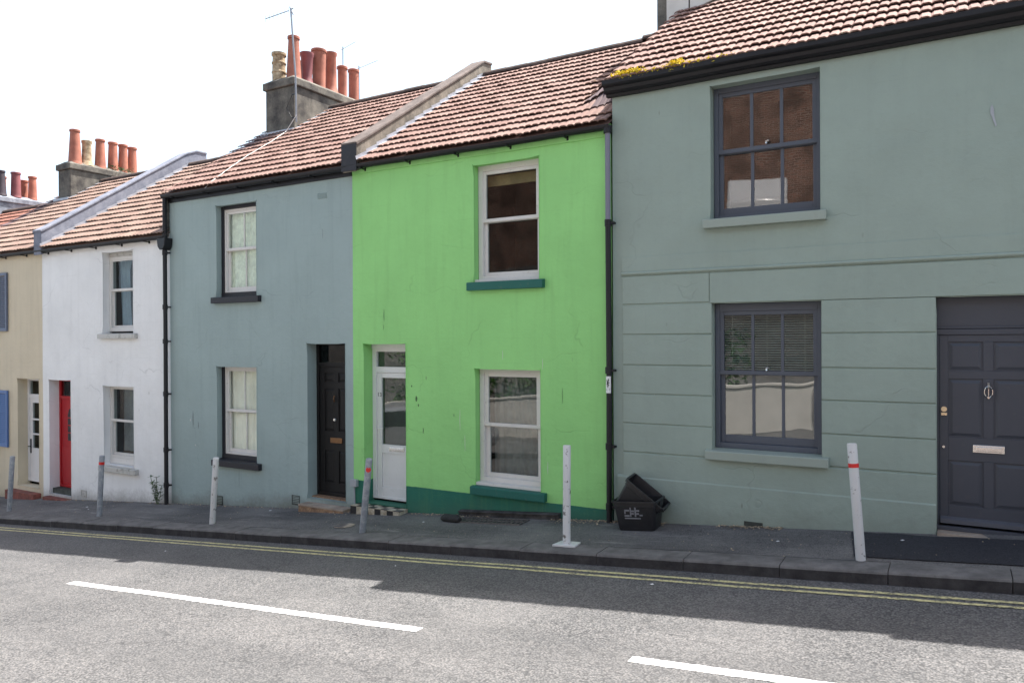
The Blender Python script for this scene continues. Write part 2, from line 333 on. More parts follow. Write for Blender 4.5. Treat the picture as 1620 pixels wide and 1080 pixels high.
# ------------------------------------------------------------------ mesh helpers
class MB:
    def __init__(s): s.v = []; s.f = []; s.fm = []; s.k = 0; s.tint = None
    def mat(s, k): s.k = k; return s
    def add(s, vs, fs):
        o = len(s.v); s.v += [tuple(v) for v in vs]
        for f in fs: s.f.append([i+o for i in f]); s.fm.append(s.k)
        return s
    def box(s, x0, x1, y0, y1, z0, z1):
        vs = [(x, y, z) for z in (z0, z1) for y in (y0, y1) for x in (x0, x1)]
        return s.add(vs, [(0, 2, 3, 1), (4, 5, 7, 6), (0, 1, 5, 4), (2, 6, 7, 3), (0, 4, 6, 2), (1, 3, 7, 5)])
    def tube(s, pts, r, n=10, cap=True):
        pts = [Vector(p) for p in pts]; rs = r if isinstance(r, (list, tuple)) else [r]*len(pts)
        o = len(s.v); rings = []
        for i, p in enumerate(pts):
            d = (pts[min(i+1, len(pts)-1)] - pts[max(i-1, 0)]).normalized()
            a = d.orthogonal().normalized() if abs(d.z) < .9 else Vector((1, 0, 0))
            a = (a - d*a.dot(d)).normalized(); b = d.cross(a)
            rings.append([p + (a*math.cos(t*2*math.pi/n) + b*math.sin(t*2*math.pi/n))*rs[i] for t in range(n)])
        vs = [v for r_ in rings for v in r_]; fs = []
        for i in range(len(pts)-1):
            for t in range(n): fs.append((i*n+t, i*n+(t+1) % n, (i+1)*n+(t+1) % n, (i+1)*n+t))
        if cap: fs.append(tuple(reversed(range(n)))); fs.append(tuple((len(pts)-1)*n+t for t in range(n)))
        return s.add(vs, fs)
    def lathe(s, c, prof, n=16):
        vs = []; fs = []
        for r, z in prof:
            for t in range(n):
                a = t*2*math.pi/n; vs.append((c[0]+r*math.cos(a), c[1]+r*math.sin(a), c[2]+z))
        for i in range(len(prof)-1):
            for t in range(n): fs.append((i*n+t, i*n+(t+1) % n, (i+1)*n+(t+1) % n, (i+1)*n+t))
        return s.add(vs, fs)
    def prism(s, poly, x0, x1, axis='x'):      # polygon in (y,z) extruded along x, or (x,z) along y, or (x,y) along z
        n = len(poly)
        def P(a, b, t): return (t, a, b) if axis == 'x' else ((a, t, b) if axis == 'y' else (a, b, t))
        vs = [P(a, b, x0) for a, b in poly] + [P(a, b, x1) for a, b in poly]
        fs = [tuple(range(n)), tuple(reversed(range(n, 2*n)))] + [(i, (i+1) % n, (i+1) % n+n, i+n)[::-1] for i in range(n)]
        return s.add(vs, fs)
    def build(s, name, mat, parent=None, bevel=0, smooth=False, fix=True):
        org = s.origin if hasattr(s, 'origin') else Vector((0, 0, 0))
        if parent is not None:
            p = parent
            while p.parent: p = p.parent
            org = Vector(p.get('_o', (0, 0, 0)))
        me = bpy.data.meshes.new(name)
        me.from_pydata([tuple(Vector(v)-org) for v in s.v], [], s.f)
        mats = mat if isinstance(mat, (list, tuple)) else [mat]
        for mm in mats: me.materials.append(M[mm])
        if len(mats) > 1: me.polygons.foreach_set('material_index', s.fm)
        if s.tint:
            at = me.attributes.new('tint', 'FLOAT', 'POINT'); at.data.foreach_set('value', s.tint)
        if fix:
            import bmesh
            bm = bmesh.new(); bm.from_mesh(me); bmesh.ops.recalc_face_normals(bm, faces=bm.faces); bm.to_mesh(me); bm.free()
        if smooth:
            me.polygons.foreach_set('use_smooth', [True]*len(me.polygons))
            try: me.set_sharp_from_angle(angle=R(40))
            except Exception: pass
        o = bpy.data.objects.new(name, me); C.objects.link(o)
        if parent is not None: o.parent = parent
        elif hasattr(s, 'origin'): o.location = org
        if bevel:
            b = o.modifiers.new('bevel', 'BEVEL'); b.width = bevel; b.segments = 2; b.limit_method = 'ANGLE'; b.angle_limit = R(35); b.harden_normals = False
        return o

def thing(name, label, cat, loc=(0, 0, 0), group=None):
    o = bpy.data.objects.new(name, None); C.objects.link(o); o.location = loc; o.empty_display_size = .2
    o['_o'] = tuple(loc); tag(o, label, cat, group); return o
def tag(o, label, cat, group=None):
    o['label'] = label; o['category'] = cat
    if group: o['group'] = group
    return o
def struct(o, kind='structure'): o['kind'] = kind; return o
def g(x): return .08*x                       # pavement height at the wall foot
def pv(x, y): return .08*x + .025*y          # pavement surface

# ------------------------------------------------------------------ ground
KY = lambda x: -1.36 + .0085*x if x > -40 else -1.7     # kerb line
RD = -.148                                             # road level below wall foot level
CAMB = 0.0
def sheet(name, x0, x1, y0, y1, zf, mat, nx=60, ny=6):
    b = MB(); vs = []; fs = []
    for i in range(nx+1):
        x = x0+(x1-x0)*i/nx; a = y0(x) if callable(y0) else y0; c = y1(x) if callable(y1) else y1
        for j in range(ny+1):
            y = a+(c-a)*j/ny; vs.append((x, y, zf(x, y)))
    for i in range(nx):
        for j in range(ny): k = i*(ny+1)+j; fs.append((k, k+ny+1, k+ny+2, k+1))
    b.add(vs, fs); return b.build(name, mat, fix=False)
def wob(x, y): return .006*noise.noise(Vector((x*.9, y*1.7, 0)))
struct(sheet('ground', -120, 120, -120, 120, lambda x, y: .08*x-.5, 'pave', 4, 4))
struct(sheet('road', -60, 40, -6.35, lambda x: KY(x)+.01, lambda x, y: .08*x+RD+wob(x, y)*.6, 'road', 250, 8))
struct(sheet('pavement', -60, 40, lambda x: KY(x)+.298, .35, lambda x, y: pv(x, y)+wob(x*2, y*2)*.6, 'pave', 200, 5))
struct(sheet('opposite_pavement', -60, 40, -12.5, -6.36, lambda x, y: .08*x-.03, 'pave', 20, 5))
# kerb: individual stones with joints
b = MB(); x = -40.0
while x < 12:
    L = .9 + random.uniform(-.02, .02)
    xa, xb = x+.0035, x+L-.0035; dz = random.uniform(-.004, .004); dy = random.uniform(-.005, .005)
    vs = []
    for xx in (xa, xb):
        ky = KY(xx)+dy; zt = pv(xx, ky)+.002+dz
        pr = [(ky-.004, .08*xx+RD-.1), (ky, zt-.022), (ky+.008, zt-.006), (ky+.024, zt), (ky+.30, zt+.006), (ky+.30, zt-.2)]
        vs += [(xx, a, c) for a, c in pr]
    b.mat(0).add(vs, [(i, i+1, i+7, i+6) for i in range(1, 5)]+[(0, 5, 4, 3, 2, 1), (6, 7, 8, 9, 10, 11), (5, 0, 6, 11)]); o_ = len(b.v)-12; b.f.append([o_, o_+1, o_+7, o_+6]); b.fm.append(1)
    x += L
struct(b.build('kerb', ['kerb', 'kerb_face']))
b = MB(); b.box(-60, 40, -6.48, -6.35, -8, -.0); 
o = sheet('opposite_kerb', -60, 40, -6.47, -6.345, lambda x, y: .08*x-.026, 'kerb', 4, 1); struct(o)
bb = MB(); vs = []; 
bb.add([(-60, -6.345, -4.8-.3), (40, -6.345, 3.2-.3), (40, -6.345, 3.2-.026), (-60, -6.345, -4.8-.026)], [(0, 1, 2, 3)])
struct(bb.build('opposite_kerb_face', 'kerb'))
def strip(name, x0, x1, yf, wd, mat, lift=.004, nx=60, jag=0.0):
    b = MB(); vs = []; fs = []
    for i in range(nx+1):
        x = x0+(x1-x0)*i/nx; y = yf(x); j = jag*noise.noise(Vector((x*14, 3, 1))); j2 = jag*noise.noise(Vector((x*14, 9, 1)))
        for yy in (y-wd/2-j, y+wd/2+j2): vs.append((x, yy, .08*x+RD+wob(x, yy)*.6+lift))
    for i in range(nx): fs.append((2*i, 2*i+2, 2*i+3, 2*i+1))
    b.add(vs, fs); return b.build(name, mat, fix=False)
struct(strip('yellow_line', -40, 12, lambda x: KY(x)-.235+.004*math.sin(x*1.3), .052, 'yellow', nx=700, jag=.009))
struct(strip('yellow_line', -40, 12, lambda x: KY(x)-.355+.004*math.sin(x*1.1), .052, 'yellow', nx=700, jag=.009))
for xs in (-15.6, -8.75, -1.95, 4.9):
    struct(strip('centre_line', xs, xs+5.0 if xs < -10 or xs > -5 else xs+4.98, lambda x: -3.575, .10, 'whiteline', nx=160, jag=.012))
# fresh tarmac patch in front of the grey door
b = MB(); vs = []
top = [(-.93+i*.12, -.10+.02*noise.noise(Vector((i*.7, 0, 0)))-(.0 if i < 5 else .045)) for i in range(26)]
bot = [(p[0]+.12, -.98+.012*noise.noise(Vector((i*.5, 5, 0)))) for i, p in enumerate(top)]
for (xa, ya), (xb, yb) in zip(top, bot): vs += [(xa, ya, pv(xa, ya)+.009), (xb, yb, pv(xb, yb)+.009)]
b.add(vs, [(2*i, 2*i+1, 2*i+3, 2*i+2) for i in range(25)])
struct(b.build('tarmac_patch', 'newtar'))
# pale worn concrete threshold beside the grey door
b = MB(); b.box(-.165, 1.0, -.09, .3, -.1, .018); struct(b.build('door_threshold_slab', 'stepstone', bevel=.004))

# ------------------------------------------------------------------ houses
W4 = 4.13
def disp(x, z, a=.006): return a*noise.noise(Vector((x*.8, 1.3, z*.8))) + a*.25*noise.noise(Vector((x*3, 5, z*3)))
def wall(house, mat, x0, x1, ztop, ops, amp=.006, step=.16, deep=7.0):
    # ops: (xa, xb, za, zb, depth)
    def cuts(lo, hi, pts):
        pts = sorted(set([lo, hi]+[p for p in pts if lo < p < hi])); out = []
        for a, b_ in zip(pts, pts[1:]):
            n = max(1, round((b_-a)/step)); out += [a+(b_-a)*i/n for i in range(n)]
        return out+[hi]
    zb0 = g(x0)-.45
    xs = cuts(x0, x1, [v for o in ops for v in o[:2]]); zs = cuts(zb0, ztop, [v for o in ops for v in o[2:4]])
    b = MB(); idx = {}
    def V(x, y, z, front=True):
        k = (round(x, 4), round(y, 4), round(z, 4), front)
        if k not in idx: idx[k] = len(b.v); b.v.append((x, (disp(x, z, amp) if front else y), z))
        return idx[k]
    def Fc(*a): b.f.append(list(a)); b.fm.append(0)
    inside = lambda x, z: any(o[0] < x < o[1] and o[2] < z < o[3] for o in ops)
    for xa, xb in zip(xs, xs[1:]):
        for za, zb in zip(zs, zs[1:]):
            if not inside((xa+xb)/2, (za+zb)/2): Fc(V(xa, 0, za), V(xb, 0, za), V(xb, 0, zb), V(xa, 0, zb))
    for xa_, xb_, za_, zb_, d in ops:
        for xa, xb in zip(xs, xs[1:]):
            if xa_-1e-6 <= xa and xb <= xb_+1e-6:
                Fc(V(xa, 0, zb_), V(xb, 0, zb_), V(xb, d, zb_, False), V(xa, d, zb_, False))
                Fc(V(xb, 0, za_), V(xa, 0, za_), V(xa, d, za_, False), V(xb, d, za_, False))
        for za, zb in zip(zs, zs[1:]):
            if za_-1e-6 <= za and zb <= zb_+1e-6:
                Fc(V(xa_, 0, za), V(xa_, 0, zb), V(xa_, d, zb, False), V(xa_, d, za, False))
                Fc(V(xb_, 0, zb), V(xb_, 0, za), V(xb_, d, za, False), V(xb_, d, zb, False))
    # sides, rear
    b.add([(x0+.004, .02, zb0), (x0+.004, deep, zb0), (x0+.004, deep, ztop), (x0+.004, .02, ztop)], [(0, 1, 2, 3)])
    b.add([(x1-.004, .02, zb0), (x1-.004, deep, zb0), (x1-.004, deep, ztop), (x1-.004, .02, ztop)], [(0, 3, 2, 1)])
    b.add([(x0, deep, zb0), (x1, deep, zb0), (x1, deep, ztop), (x0, deep, ztop)], [(0, 3, 2, 1)])
    return b.build('wall', mat, house, bevel=.011, fix=False)

def room(b, x0, x1, z0, z1, y, depth=1.1, e=.12):
    x0, x1, z0, z1 = x0-e, x1+e, z0-e, z1+e
    y1 = y+depth
    b.add([(x0, y, z0), (x1, y, z0), (x1, y, z1), (x0, y, z1), (x0, y1, z0), (x1, y1, z0), (x1, y1, z1), (x0, y1, z1)],
          [(4, 5, 6, 7), (0, 1, 5, 4), (2, 3, 7, 6), (0, 4, 7, 3), (1, 2, 6, 5)])
    # close the ring between wall reveal and room
    b.add([(x0, y, z0), (x1, y, z0), (x1, y, z0+e-.004), (x0, y, z0+e-.004)], [(0, 1, 2, 3)])
    b.add([(x0, y, z1), (x1, y, z1), (x1, y, z1-e+.004), (x0, y, z1-e+.004)], [(0, 1, 2, 3)])
    b.add([(x0, y, z0), (x0+e-.004, y, z0), (x0+e-.004, y, z1), (x0, y, z1)], [(0, 1, 2, 3)])
    b.add([(x1, y, z0), (x1-e+.004, y, z0), (x1-e+.004, y, z1), (x1, y, z1)], [(0, 1, 2, 3)])

def rect(b, x0, x1, z0, z1, wl, wr, wt, wb, y0, y1):
    b.box(x0, x0+wl, y0, y1, z0, z1); b.box(x1-wr, x1, y0, y1, z0, z1)
    b.box(x0+wl, x1-wr, y0+.002, y1-.002, z1-wt, z1); b.box(x0+wl, x1-wr, y0+.002, y1-.002, z0, z0+wb)

def sash(house, x0, x1, z0, z1, y, mat, cols=1, fw=.05, ft=.06, fb=.05, sw=.045, mid=None, bot=.07, bar=.022, glass='glass', glass_low=None, sw2=None, cross=None):
    b = MB(); mid = mid or (z0+z1)/2
    rect(b, x0, x1, z0, z1, fw, fw, ft, fb, y, y+.11)
    a0, a1, c0, c1 = x0+fw, x1-fw, z0+fb, z1-ft
    rect(b, a0, a1, mid-.02, c1, sw, sw, sw, .042, y+.014, y+.054)           # upper sash
    rect(b, a0, a1, c0, mid+.02, sw, sw, .042, bot, y+.05, y+.09)          # lower sash
    b.box(a0-.004, a1+.004, y+.006, y+.02, mid-.015, mid+.03)
    for k in range(1, cols):
        xc = a0+sw+(a1-a0-2*sw)*k/cols
        b.box(xc-bar/2, xc+bar/2, y+.02, y+.048, mid+.02, c1-sw); b.box(xc-bar/2, xc+bar/2, y+.056, y+.084, c0+bot, mid-.02)
    f = b.build('window', mat, house, bevel=.003)
    p = MB(); p.box(a0+sw-.004, a1-sw+.004, y+.032, y+.036, mid, c1-sw+.004); p.build('pane', glass, f)
    p = MB(); p.box(a0+sw-.004, a1-sw+.004, y+.068, y+.072, c0+bot-.004, mid); p.build('pane', glass_low or glass, f)
    return f

def curtain(f, x0, x1, z0, z1, y, mat, amp=.02, per=.09, name='curtain', flare=0.0):
    b = MB(); vs = []; n = max(8, int((x1-x0)/.012)); nz = 6
    for j in range(nz+1):
        for i in range(n+1):
            u = i/n; t = j/nz; x = x0+(x1-x0)*u*(1-flare*t*(1-t)*2); z = z0+(z1-z0)*t
            ph = 2*math.pi*(x-x0)/per + 1.5*noise.noise(Vector((x*4, 0, z*.5)))*2
            vs.append((x, y+amp*math.sin(ph)*(.5+.5*noise.noise(Vector((x*5, 2, 0)))), z))
    fs = [(j*(n+1)+i, j*(n+1)+i+1, (j+1)*(n+1)+i+1, (j+1)*(n+1)+i) for j in range(nz) for i in range(n)]
    b.add(vs, fs); return b.build(name, mat, f, smooth=True, fix=False)

def sill(f, x0, x1, zt, h, y, mat, proj=.075, slope=.015):
    b = MB(); b.prism([(-proj, zt-h), (-proj, zt-.006), (-proj+.01, zt), (y+.02, zt+slope), (y+.02, zt-h)], x0, x1)
    return b.build('sill', mat, f, bevel=.006)

def panel(b, x0, x1, z0, z1, y):      # raised-and-fielded panel sunk in a door leaf whose face is at y
    yb, yf = y+.014, y+.003
    e1, e2 = .012, .04
    b.box(x0-.001, x1+.001, yb, yb+.01, z0-.001, z1+.001)
    vs = [(x0+e1, yb, z0+e1), (x1-e1, yb, z0+e1), (x1-e1, yb, z1-e1), (x0+e1, yb, z1-e1), (x0+e2, yf, z0+e2), (x1-e2, yf, z0+e2), (x1-e2, yf, z1-e2), (x0+e2, yf, z1-e2)]
    b.add(vs, [(4, 5, 6, 7), (0, 1, 5, 4), (1, 2, 6, 5), (2, 3, 7, 6), (3, 0, 4, 7)])
def leaf(house, x0, x1, z0, z1, y, rows, mat, stile=.1, mull=.09, name='door'):
    # rows: list of (za, zb) panel bands, two columns
    b = MB(); t = .045; xm = (x0+x1)/2
    b.box(x0, x0+stile, y, y+t, z0, z1); b.box(x1-stile, x1, y, y+t, z0, z1)
    zs = [z0]+[v for r_ in rows for v in r_]+[z1]
    for i in range(0, len(zs), 2): b.box(x0+stile, x1-stile, y, y+t, zs[i], zs[i+1])
    for za, zb in rows:
        b.box(xm-mull/2, xm+mull/2, y, y+t, za, zb)
        panel(b, x0+stile, xm-mull/2, za, zb, y); panel(b, xm+mull/2, x1-stile, za, zb, y)
    return b.build(name, mat, house, bevel=.003)

TP = .205; GA = .272
def tiles(house, x0, x1, ze, zr, mat, Ye=-.10, Yr=3.38, left=None, lift=None, name='roof', rows=None, patch=None, right=None):
    L = math.hypot(Yr-Ye, zr-ze); n = rows or round(L/GA); ga = L/n
    s = Vector((0, (Yr-Ye)/L, (zr-ze)/L)); nn = Vector((0, -s.z, s.y))
    b = MB(); tint = []
    K = 16
    for i in range(n):
        v0 = i*ga
        xl = left(i/n) if left else x0
        xr = right(i/n) if right else x1
        x = x0 + (xl-x0)
        off = (TP/2 if i % 2 else 0)*0
        x -= off
        while x < xr-.01:
            xa, xb = max(x, xl), min(x+TP, xr)
            if xb-xa < .02: x += TP; continue
            jv = random.uniform(-.009, .009); jn = random.uniform(-.003, .005); tl = random.uniform(-.004, .004)
            tn = random.random()
            if patch and patch((xa+xb)/2, i/n): tn = 1.6
            o = len(b.v); kk = max(2, round(K*(xb-xa)/TP))
            for r_, (dv, h) in enumerate(((.004, .031), (0, .045), (.012, .0455), (ga+.075, .006))):
                for k in range(kk+1):
                    xx = xa+(xb-xa)*k/kk
                    ph = ((xx-x)/TP*2) % 1.0
                    wv = .017*min(1.0, 1.9*math.sin(math.pi*ph)**1.3)**1.0
                    if r_ == 0: wv *= .9
                    vv = v0+dv+(jv if r_ < 3 else 0)
                    q = Vector((xx, Ye, ze)) + s*vv + nn*(h+wv+jn+tl*(k/kk-.5))
                    if r_ < 2: q -= s*(.006*(wv/.02))
                    if lift: q.z += lift(xx, vv/L)
                    b.v.append(tuple(q)); tint.append(tn)
            for r_ in range(3):
                for k in range(kk): a = o+r_*(kk+1)+k; b.f.append([a, a+1, a+kk+2, a+kk+1]); b.fm.append(0)
            x += TP
    # underlay, rear slope
    def ad(vs, fs):
        b.add(vs, fs); tint.extend([.3]*len(vs))
    xs = [x0+(x1-x0)*i/20 for i in range(21)]
    vs = []
    for xx in xs:
        for v in [j/12 for j in range(13)]:
            if left and xx < left(v)-.02: pass
            q = Vector((xx, Ye, ze)) + s*(v*L) - nn*.01
            if left: q.x = left(v)+(x1-left(v))*(xx-x0)/(x1-x0)
            if lift: q.z += lift(q.x, v)
            vs.append(tuple(q))
    ad(vs, [(i*13+j, i*13+j+1, (i+1)*13+j+1, (i+1)*13+j) for i in range(20) for j in range(12)])
    xL = left(1) if left else x0
    ad([(xL, Yr, zr), (x1, Yr, zr), (x1, 7.15, zr-2.3), (xL, 7.15, zr-2.3)], [(0, 1, 2, 3)])
    b.tint = tint
    ro = b.build(name, mat, house, fix=False)
    # ridge tiles
    r = MB(); x = xL; 
    while x < x1-.05:
        xb = min(x+.44, x1); j = random.uniform(-.006, .006); zc = zr+.02+j
        lf = lift(x+.2, 1.0) if lift else 0
        pts = [(Yr+.13*math.cos(t), zc+lf+.10*math.sin(t)-.03) for t in [math.pi*k/8 for k in range(9)]]
        r.prism(pts, x+.004, xb+.012); x = xb
    r.build('ridge_tiles', 'ridge', ro, smooth=False)
    # gables under the roof line
    return ro

def gable(house, mat, x0, x1, ze, zr, Yr=3.38, up=-.03):
    b = MB(); b.prism([(.02, ze-1.2), (.02, ze+up), (Yr, zr+up), (7.05, zr-2.25), (7.05, ze-1.2)], x0, x1)
    return b.build('gable_wall', mat, house)

def gutter(house, x0, x1, z, y=-.085, r=.058, fascia=None, mat='black_paint'):
    b = MB(); prof = [(y+r*math.cos(t), z+r*math.sin(t)) for t in [math.pi+math.pi*k/10 for k in range(11)]]
    inn = [(y+(r-.006)*math.cos(t), z+(r-.006)*math.sin(t)) for t in [2*math.pi-math.pi*k/10 for k in range(11)]]
    segs = max(2, int((x1-x0)/.5))
    n = len(prof+inn); vs = []; fs = []
    for i in range(segs+1):
        x = x0+(x1-x0)*i/segs; dz = .008*noise.noise(Vector((x*.9, 7, 0)))
        vs += [(x, a, c+dz) for a, c in prof+inn]
    for i in range(segs):
        for k in range(n): fs.append((i*n+k, i*n+(k+1) % n, (i+1)*n+(k+1) % n, (i+1)*n+k))
    fs.append(tuple(range(n))); fs.append(tuple(reversed(range(segs*n, segs*n+n))))
    b.add(vs, fs)
    x = x0+.3
    while x < x1:                               # brackets
        b.box(x-.012, x+.012, y-r-.004, -.0, z-r-.012, z-r+.0); b.box(x-.014, x+.014, -.02, .0, z-r-.03, z+.02); x += .82
    o = b.build('gutter', mat, house)
    if fascia:
        f = MB(); f.box(x0, x1, -.022, .003, fascia[0], fascia[1]); f.build('fascia', mat, house, bevel=.003)
    return o

def pipe(house, x, y, z0, z1, mat, r=.034, joints=(), name='downpipe', lower=None, zsplit=None):
    b = MB(); b.mat(0)
    b.tube([(x, y, z0), (x+.006, y, (z0+(zsplit or z1))/2), (x, y, zsplit or z1)], r, 12)
    if zsplit: b.mat(1); b.tube([(x, y, zsplit), (x, y, z1)], r*.96, 12)
    b.mat(0)
    for zj in joints:
        b.tube([(x, y, zj-.04), (x, y, zj+.04)], r+.008, 12); b.box(x+.01, x+.075, y-.012, y+.06, zj-.015, zj+.012)
    return b.build(name, ['black_paint', mat] if zsplit else mat, house, smooth=True)

def parapet(house, x0, x1, ze, zr, mat, h=.26, Yr=3.38, y0=-.13, back=3.62, name='parapet_wall'):
    sl = (zr-ze)/(Yr+.1)
    def zt(y): return ze+sl*(y+.1)
    n = 14; top = []
    for i in range(n+1):
        y = y0+(back-y0)*i/n; top.append((y, min(zt(y), zr+.02)+h+.008*noise.noise(Vector((y*2, x0, 0)))))
    bot = [(back+.05, zr-.6), (y0, ze-.12)]
    b = MB(); b.prism(top+bot, x0+.02, x1-.02)
    p = b.build(name, mat, house, bevel=.015)
    c = MB()
    pr = [(a-(.02 if i == 0 else 0), z+.035) for i, (a, z) in enumerate(top)]+[(a, z-.015) for a, z in reversed(top)]
    c.prism(pr, x0+.0, x1-.0); c.build('coping', 'ridge_cap' if mat == 'conc' else mat, p, bevel=.012)
    return p

def flashing(par, x0, ze, zr, Ye=-.10, Yr=3.38, wd=.11, mat='lead', right=True):
    L = math.hypot(Yr-Ye, zr-ze); s = Vector((0, (Yr-Ye)/L, (zr-ze)/L)); nn = Vector((0, -s.z, s.y))
    b = MB(); n = round(L/GA); ga = L/n
    for i in range(n):
        wv = wd+random.uniform(-.012, .012); x1 = x0+wv if right else x0-wv
        a = Vector((0, Ye, ze))+s*(i*ga+.0)+nn*.064; c = Vector((0, Ye, ze))+s*(i*ga+ga*1.06)+nn*.040
        vs = []
        for q in (a, c):
            for xx, up in ((x0, .05), (x0, 0), (x1, -.004)): vs.append((xx+(.003 if right else -.003)*(up > 0), q.y+nn.y*up, q.z+nn.z*up))
        b.add(vs, [(0, 1, 4, 3), (1, 2, 5, 4)])
    return b.build('flashing', mat, par, fix=False)

def pot(stack, x, y, z, h, r0, r1, mat, style='taper', rim=.018, lean=0):
    if style == 'taper': pr = [(r0*1.12, -.03), (r0, .03), (r0*.97, .06)] + [(r0*.97+(r1-r0*.97)*t, .06+(h-.12)*t) for t in (.5, 1)] + [(r1+rim, h-.055), (r1+rim, h-.01), (r1+rim*.5, h), (r1-.02, h), (r1-.03, h-.25)]
    elif style == 'flare': pr = [(r0*1.5, -.02), (r0*1.2, .06), (r0, .16), (r1, h-.1), (r1+rim, h-.06), (r1+rim, h-.01), (r1-.02, h), (r1-.03, h-.25)]
    else: pr = [(r0, -.03), (r0, h*.28), (r0+.014, h*.3), (r0+.014, h*.34), (r0, h*.36), (r0*.97, h*.6), (r0+.01, h*.62), (r0+.01, h*.66), (r0*.96, h*.68), (r1, h-.08), (r1+rim*1.3, h-.06), (r1+rim*1.3, h-.01), (r1-.02, h), (r1-.03, h-.25)]
    b = MB(); b.lathe((0, 0, 0), pr, 18)
    b.v = [(a+x+lean*c, q+y, c+z) for a, q, c in b.v]
    return b.build('chimney_pot', mat, stack, smooth=True, fix=False)

def stack(house, x0, x1, y0, y1, z0, z1, mat='stack', cap=.17, ov=.045):
    b = MB(); b.box(x0, x1, y0, y1, z0, z1-cap)
    b.box(x0-ov, x1+ov, y0-ov, y1+ov, z1-cap, z1-.02)
    # mortar flaunching
    b.add([(x0-ov+.02, y0-ov+.02, z1-.02), (x1+ov-.02, y0-ov+.02, z1-.02), (x1+ov-.02, y1+ov-.02, z1-.02), (x0-ov+.02, y1+ov-.02, z1-.02),
           (x0+.12, y0+.1, z1+.07), (x1-.12, y0+.1, z1+.07), (x1-.12, y1-.1, z1+.07), (x0+.12, y1-.1, z1+.07)],
          [(4, 5, 6, 7), (0, 1, 5, 4), (1, 2, 6, 5), (2, 3, 7, 6), (3, 0, 4, 7)])
    return b.build('chimney', mat, house, bevel=.018)

# ================================================================== GREEN HOUSE
XG0, XG1 = -7.705, -3.585
H = thing('terraced_house', 'bright green two-storey house with teal sills and base band and white plastic door', 'house', (-5.64, 0, g(-5.64)))
ops = [(-5.57, -4.57, 2.665, 4.235, .125), (-5.56, -4.56, -.045, 1.52, .125), (-7.51, -6.72, -.47, 1.855, .225)]
wall(H, 'green', XG0, XG1, 4.50, ops)
b = MB(); b.box(XG0+.01, XG1-.01, -.018, -.002, 4.345, 4.42); b.build('render_band', 'green', H, bevel=.004)
rb = MB()
for o_ in ops: room(rb, *o_[:4], o_[4]+.10)
rb.build('room', 'dark', H, fix=False)
f = sash(H, -5.565, -4.57, 2.70, 4.235, .12, 'white_frame', fw=.07, ft=.075, fb=.055, sw=.045, mid=3.49, bot=.05, glass='glass')
b = MB(); b.box(-5.60, -4.575, .03, .16, 2.672, 2.705); b.build('drip_board', 'white_frame', f, bevel=.004)
sill(f, -5.64, -4.49, 2.665, .108, .1, 'teal')
b = MB(); b.box(-5.5, -4.62, .26, .29, 3.98, 4.12); b.build('roller_blind', 'board', f)
f = sash(H, -5.555, -4.56, .0, 1.515, .115, 'white_frame', fw=.07, ft=.045, fb=.065, sw=.06, mid=.765, bot=.055, glass='glass_low')
b = MB(); b.box(-5.60, -4.565, .02, .155, -.037, .002); b.build('drip_board', 'white_frame', f, bevel=.004)
sill(f, -5.60, -4.475, -.045, .105, .1, 'teal')
curtain(f, -5.45, -4.65, .05, 1.45, .33, 'greycurtain', .025, .12)
# door no. 13
b = MB(); x0, x1, z0, z1, y = -7.51, -6.72, -.44, 1.853, .2
rect(b, x0, x1, z0, z1, .075, .06, .12, .04, y, y+.07); b.box(x0+.075, x1-.06, y+.002, y+.066, 1.425, 1.51)
b.box(x0+.004, x1-.004, y-.02, y+.02, z1-.07, z1-.004)
d = b.build('door', 'white_upvc', H, bevel=.003)
b = MB(); lx0, lx1, lz0, lz1 = x0+.078, x1-.063, z0+.035, 1.422
rect(b, lx0, lx1, lz0, lz1, .085, .085, .075, .14, y+.012, y+.06)
b.box(lx0+.085, lx1-.085, y+.014, y+.058, .235, .365)
b.box(lx0+.085, lx1-.085, y+.03, y+.05, lz0+.14, .235)
lf = b.build('door_leaf', 'white_upvc', d, bevel=.004)
b = MB(); b.box(lx0+.08, lx1-.08, y+.034, y+.04, .36, lz1-.07); b.build('pane', 'glass_low', d)
b = MB(); b.box(x0+.07, x1-.055, y+.034, y+.04, 1.505, z1-.115); b.build('pane', 'glass_low', d)
b = MB(); b.box(x0+.05, x1-.05, y+.085, y+.095, .3, 1.75); b.build('inner_blind', 'greyblind', d)
b = MB(); b.box(-7.2, -6.93, y+.002, y+.012, .275, .335); b.box(-7.18, -6.95, y-.002, y+.004, .288, .322); b.build('letterbox', 'chrome', d, bevel=.003)
b = MB(); b.box(lx0+.028, lx0+.058, y-.002, y+.012, .44, .66); b.tube([(lx0+.043, y-.004, .60), (lx0+.043, y-.04, .60), (lx0+.15, y-.042, .605)], .009, 8); b.build('door_handle', 'white_upvc', d, smooth=True)
def text(body, size, loc, mat, parent, name='number', rot=(math.pi/2, 0, 0)):
    cu = bpy.data.curves.new(name, 'FONT'); cu.body = body; cu.size = size; cu.extrude = .001
    to = bpy.data.objects.new(name, cu); me = None
    C.objects.link(to); dg = bpy.context.evaluated_depsgraph_get(); me = bpy.data.meshes.new_from_object(to.evaluated_get(dg))
    bpy.data.objects.remove(to)
    me.materials.clear(); me.materials.append(M[mat])
    o = bpy.data.objects.new(name, me); C.objects.link(o); o.parent = parent
    p = parent
    while p.parent: p = p.parent
    o.location = Vector(loc)-Vector(p['_o']); o.rotation_euler = rot; return o
text('13', .085, (lx0+.008, y+.008, 1.07), 'black_paint', d)
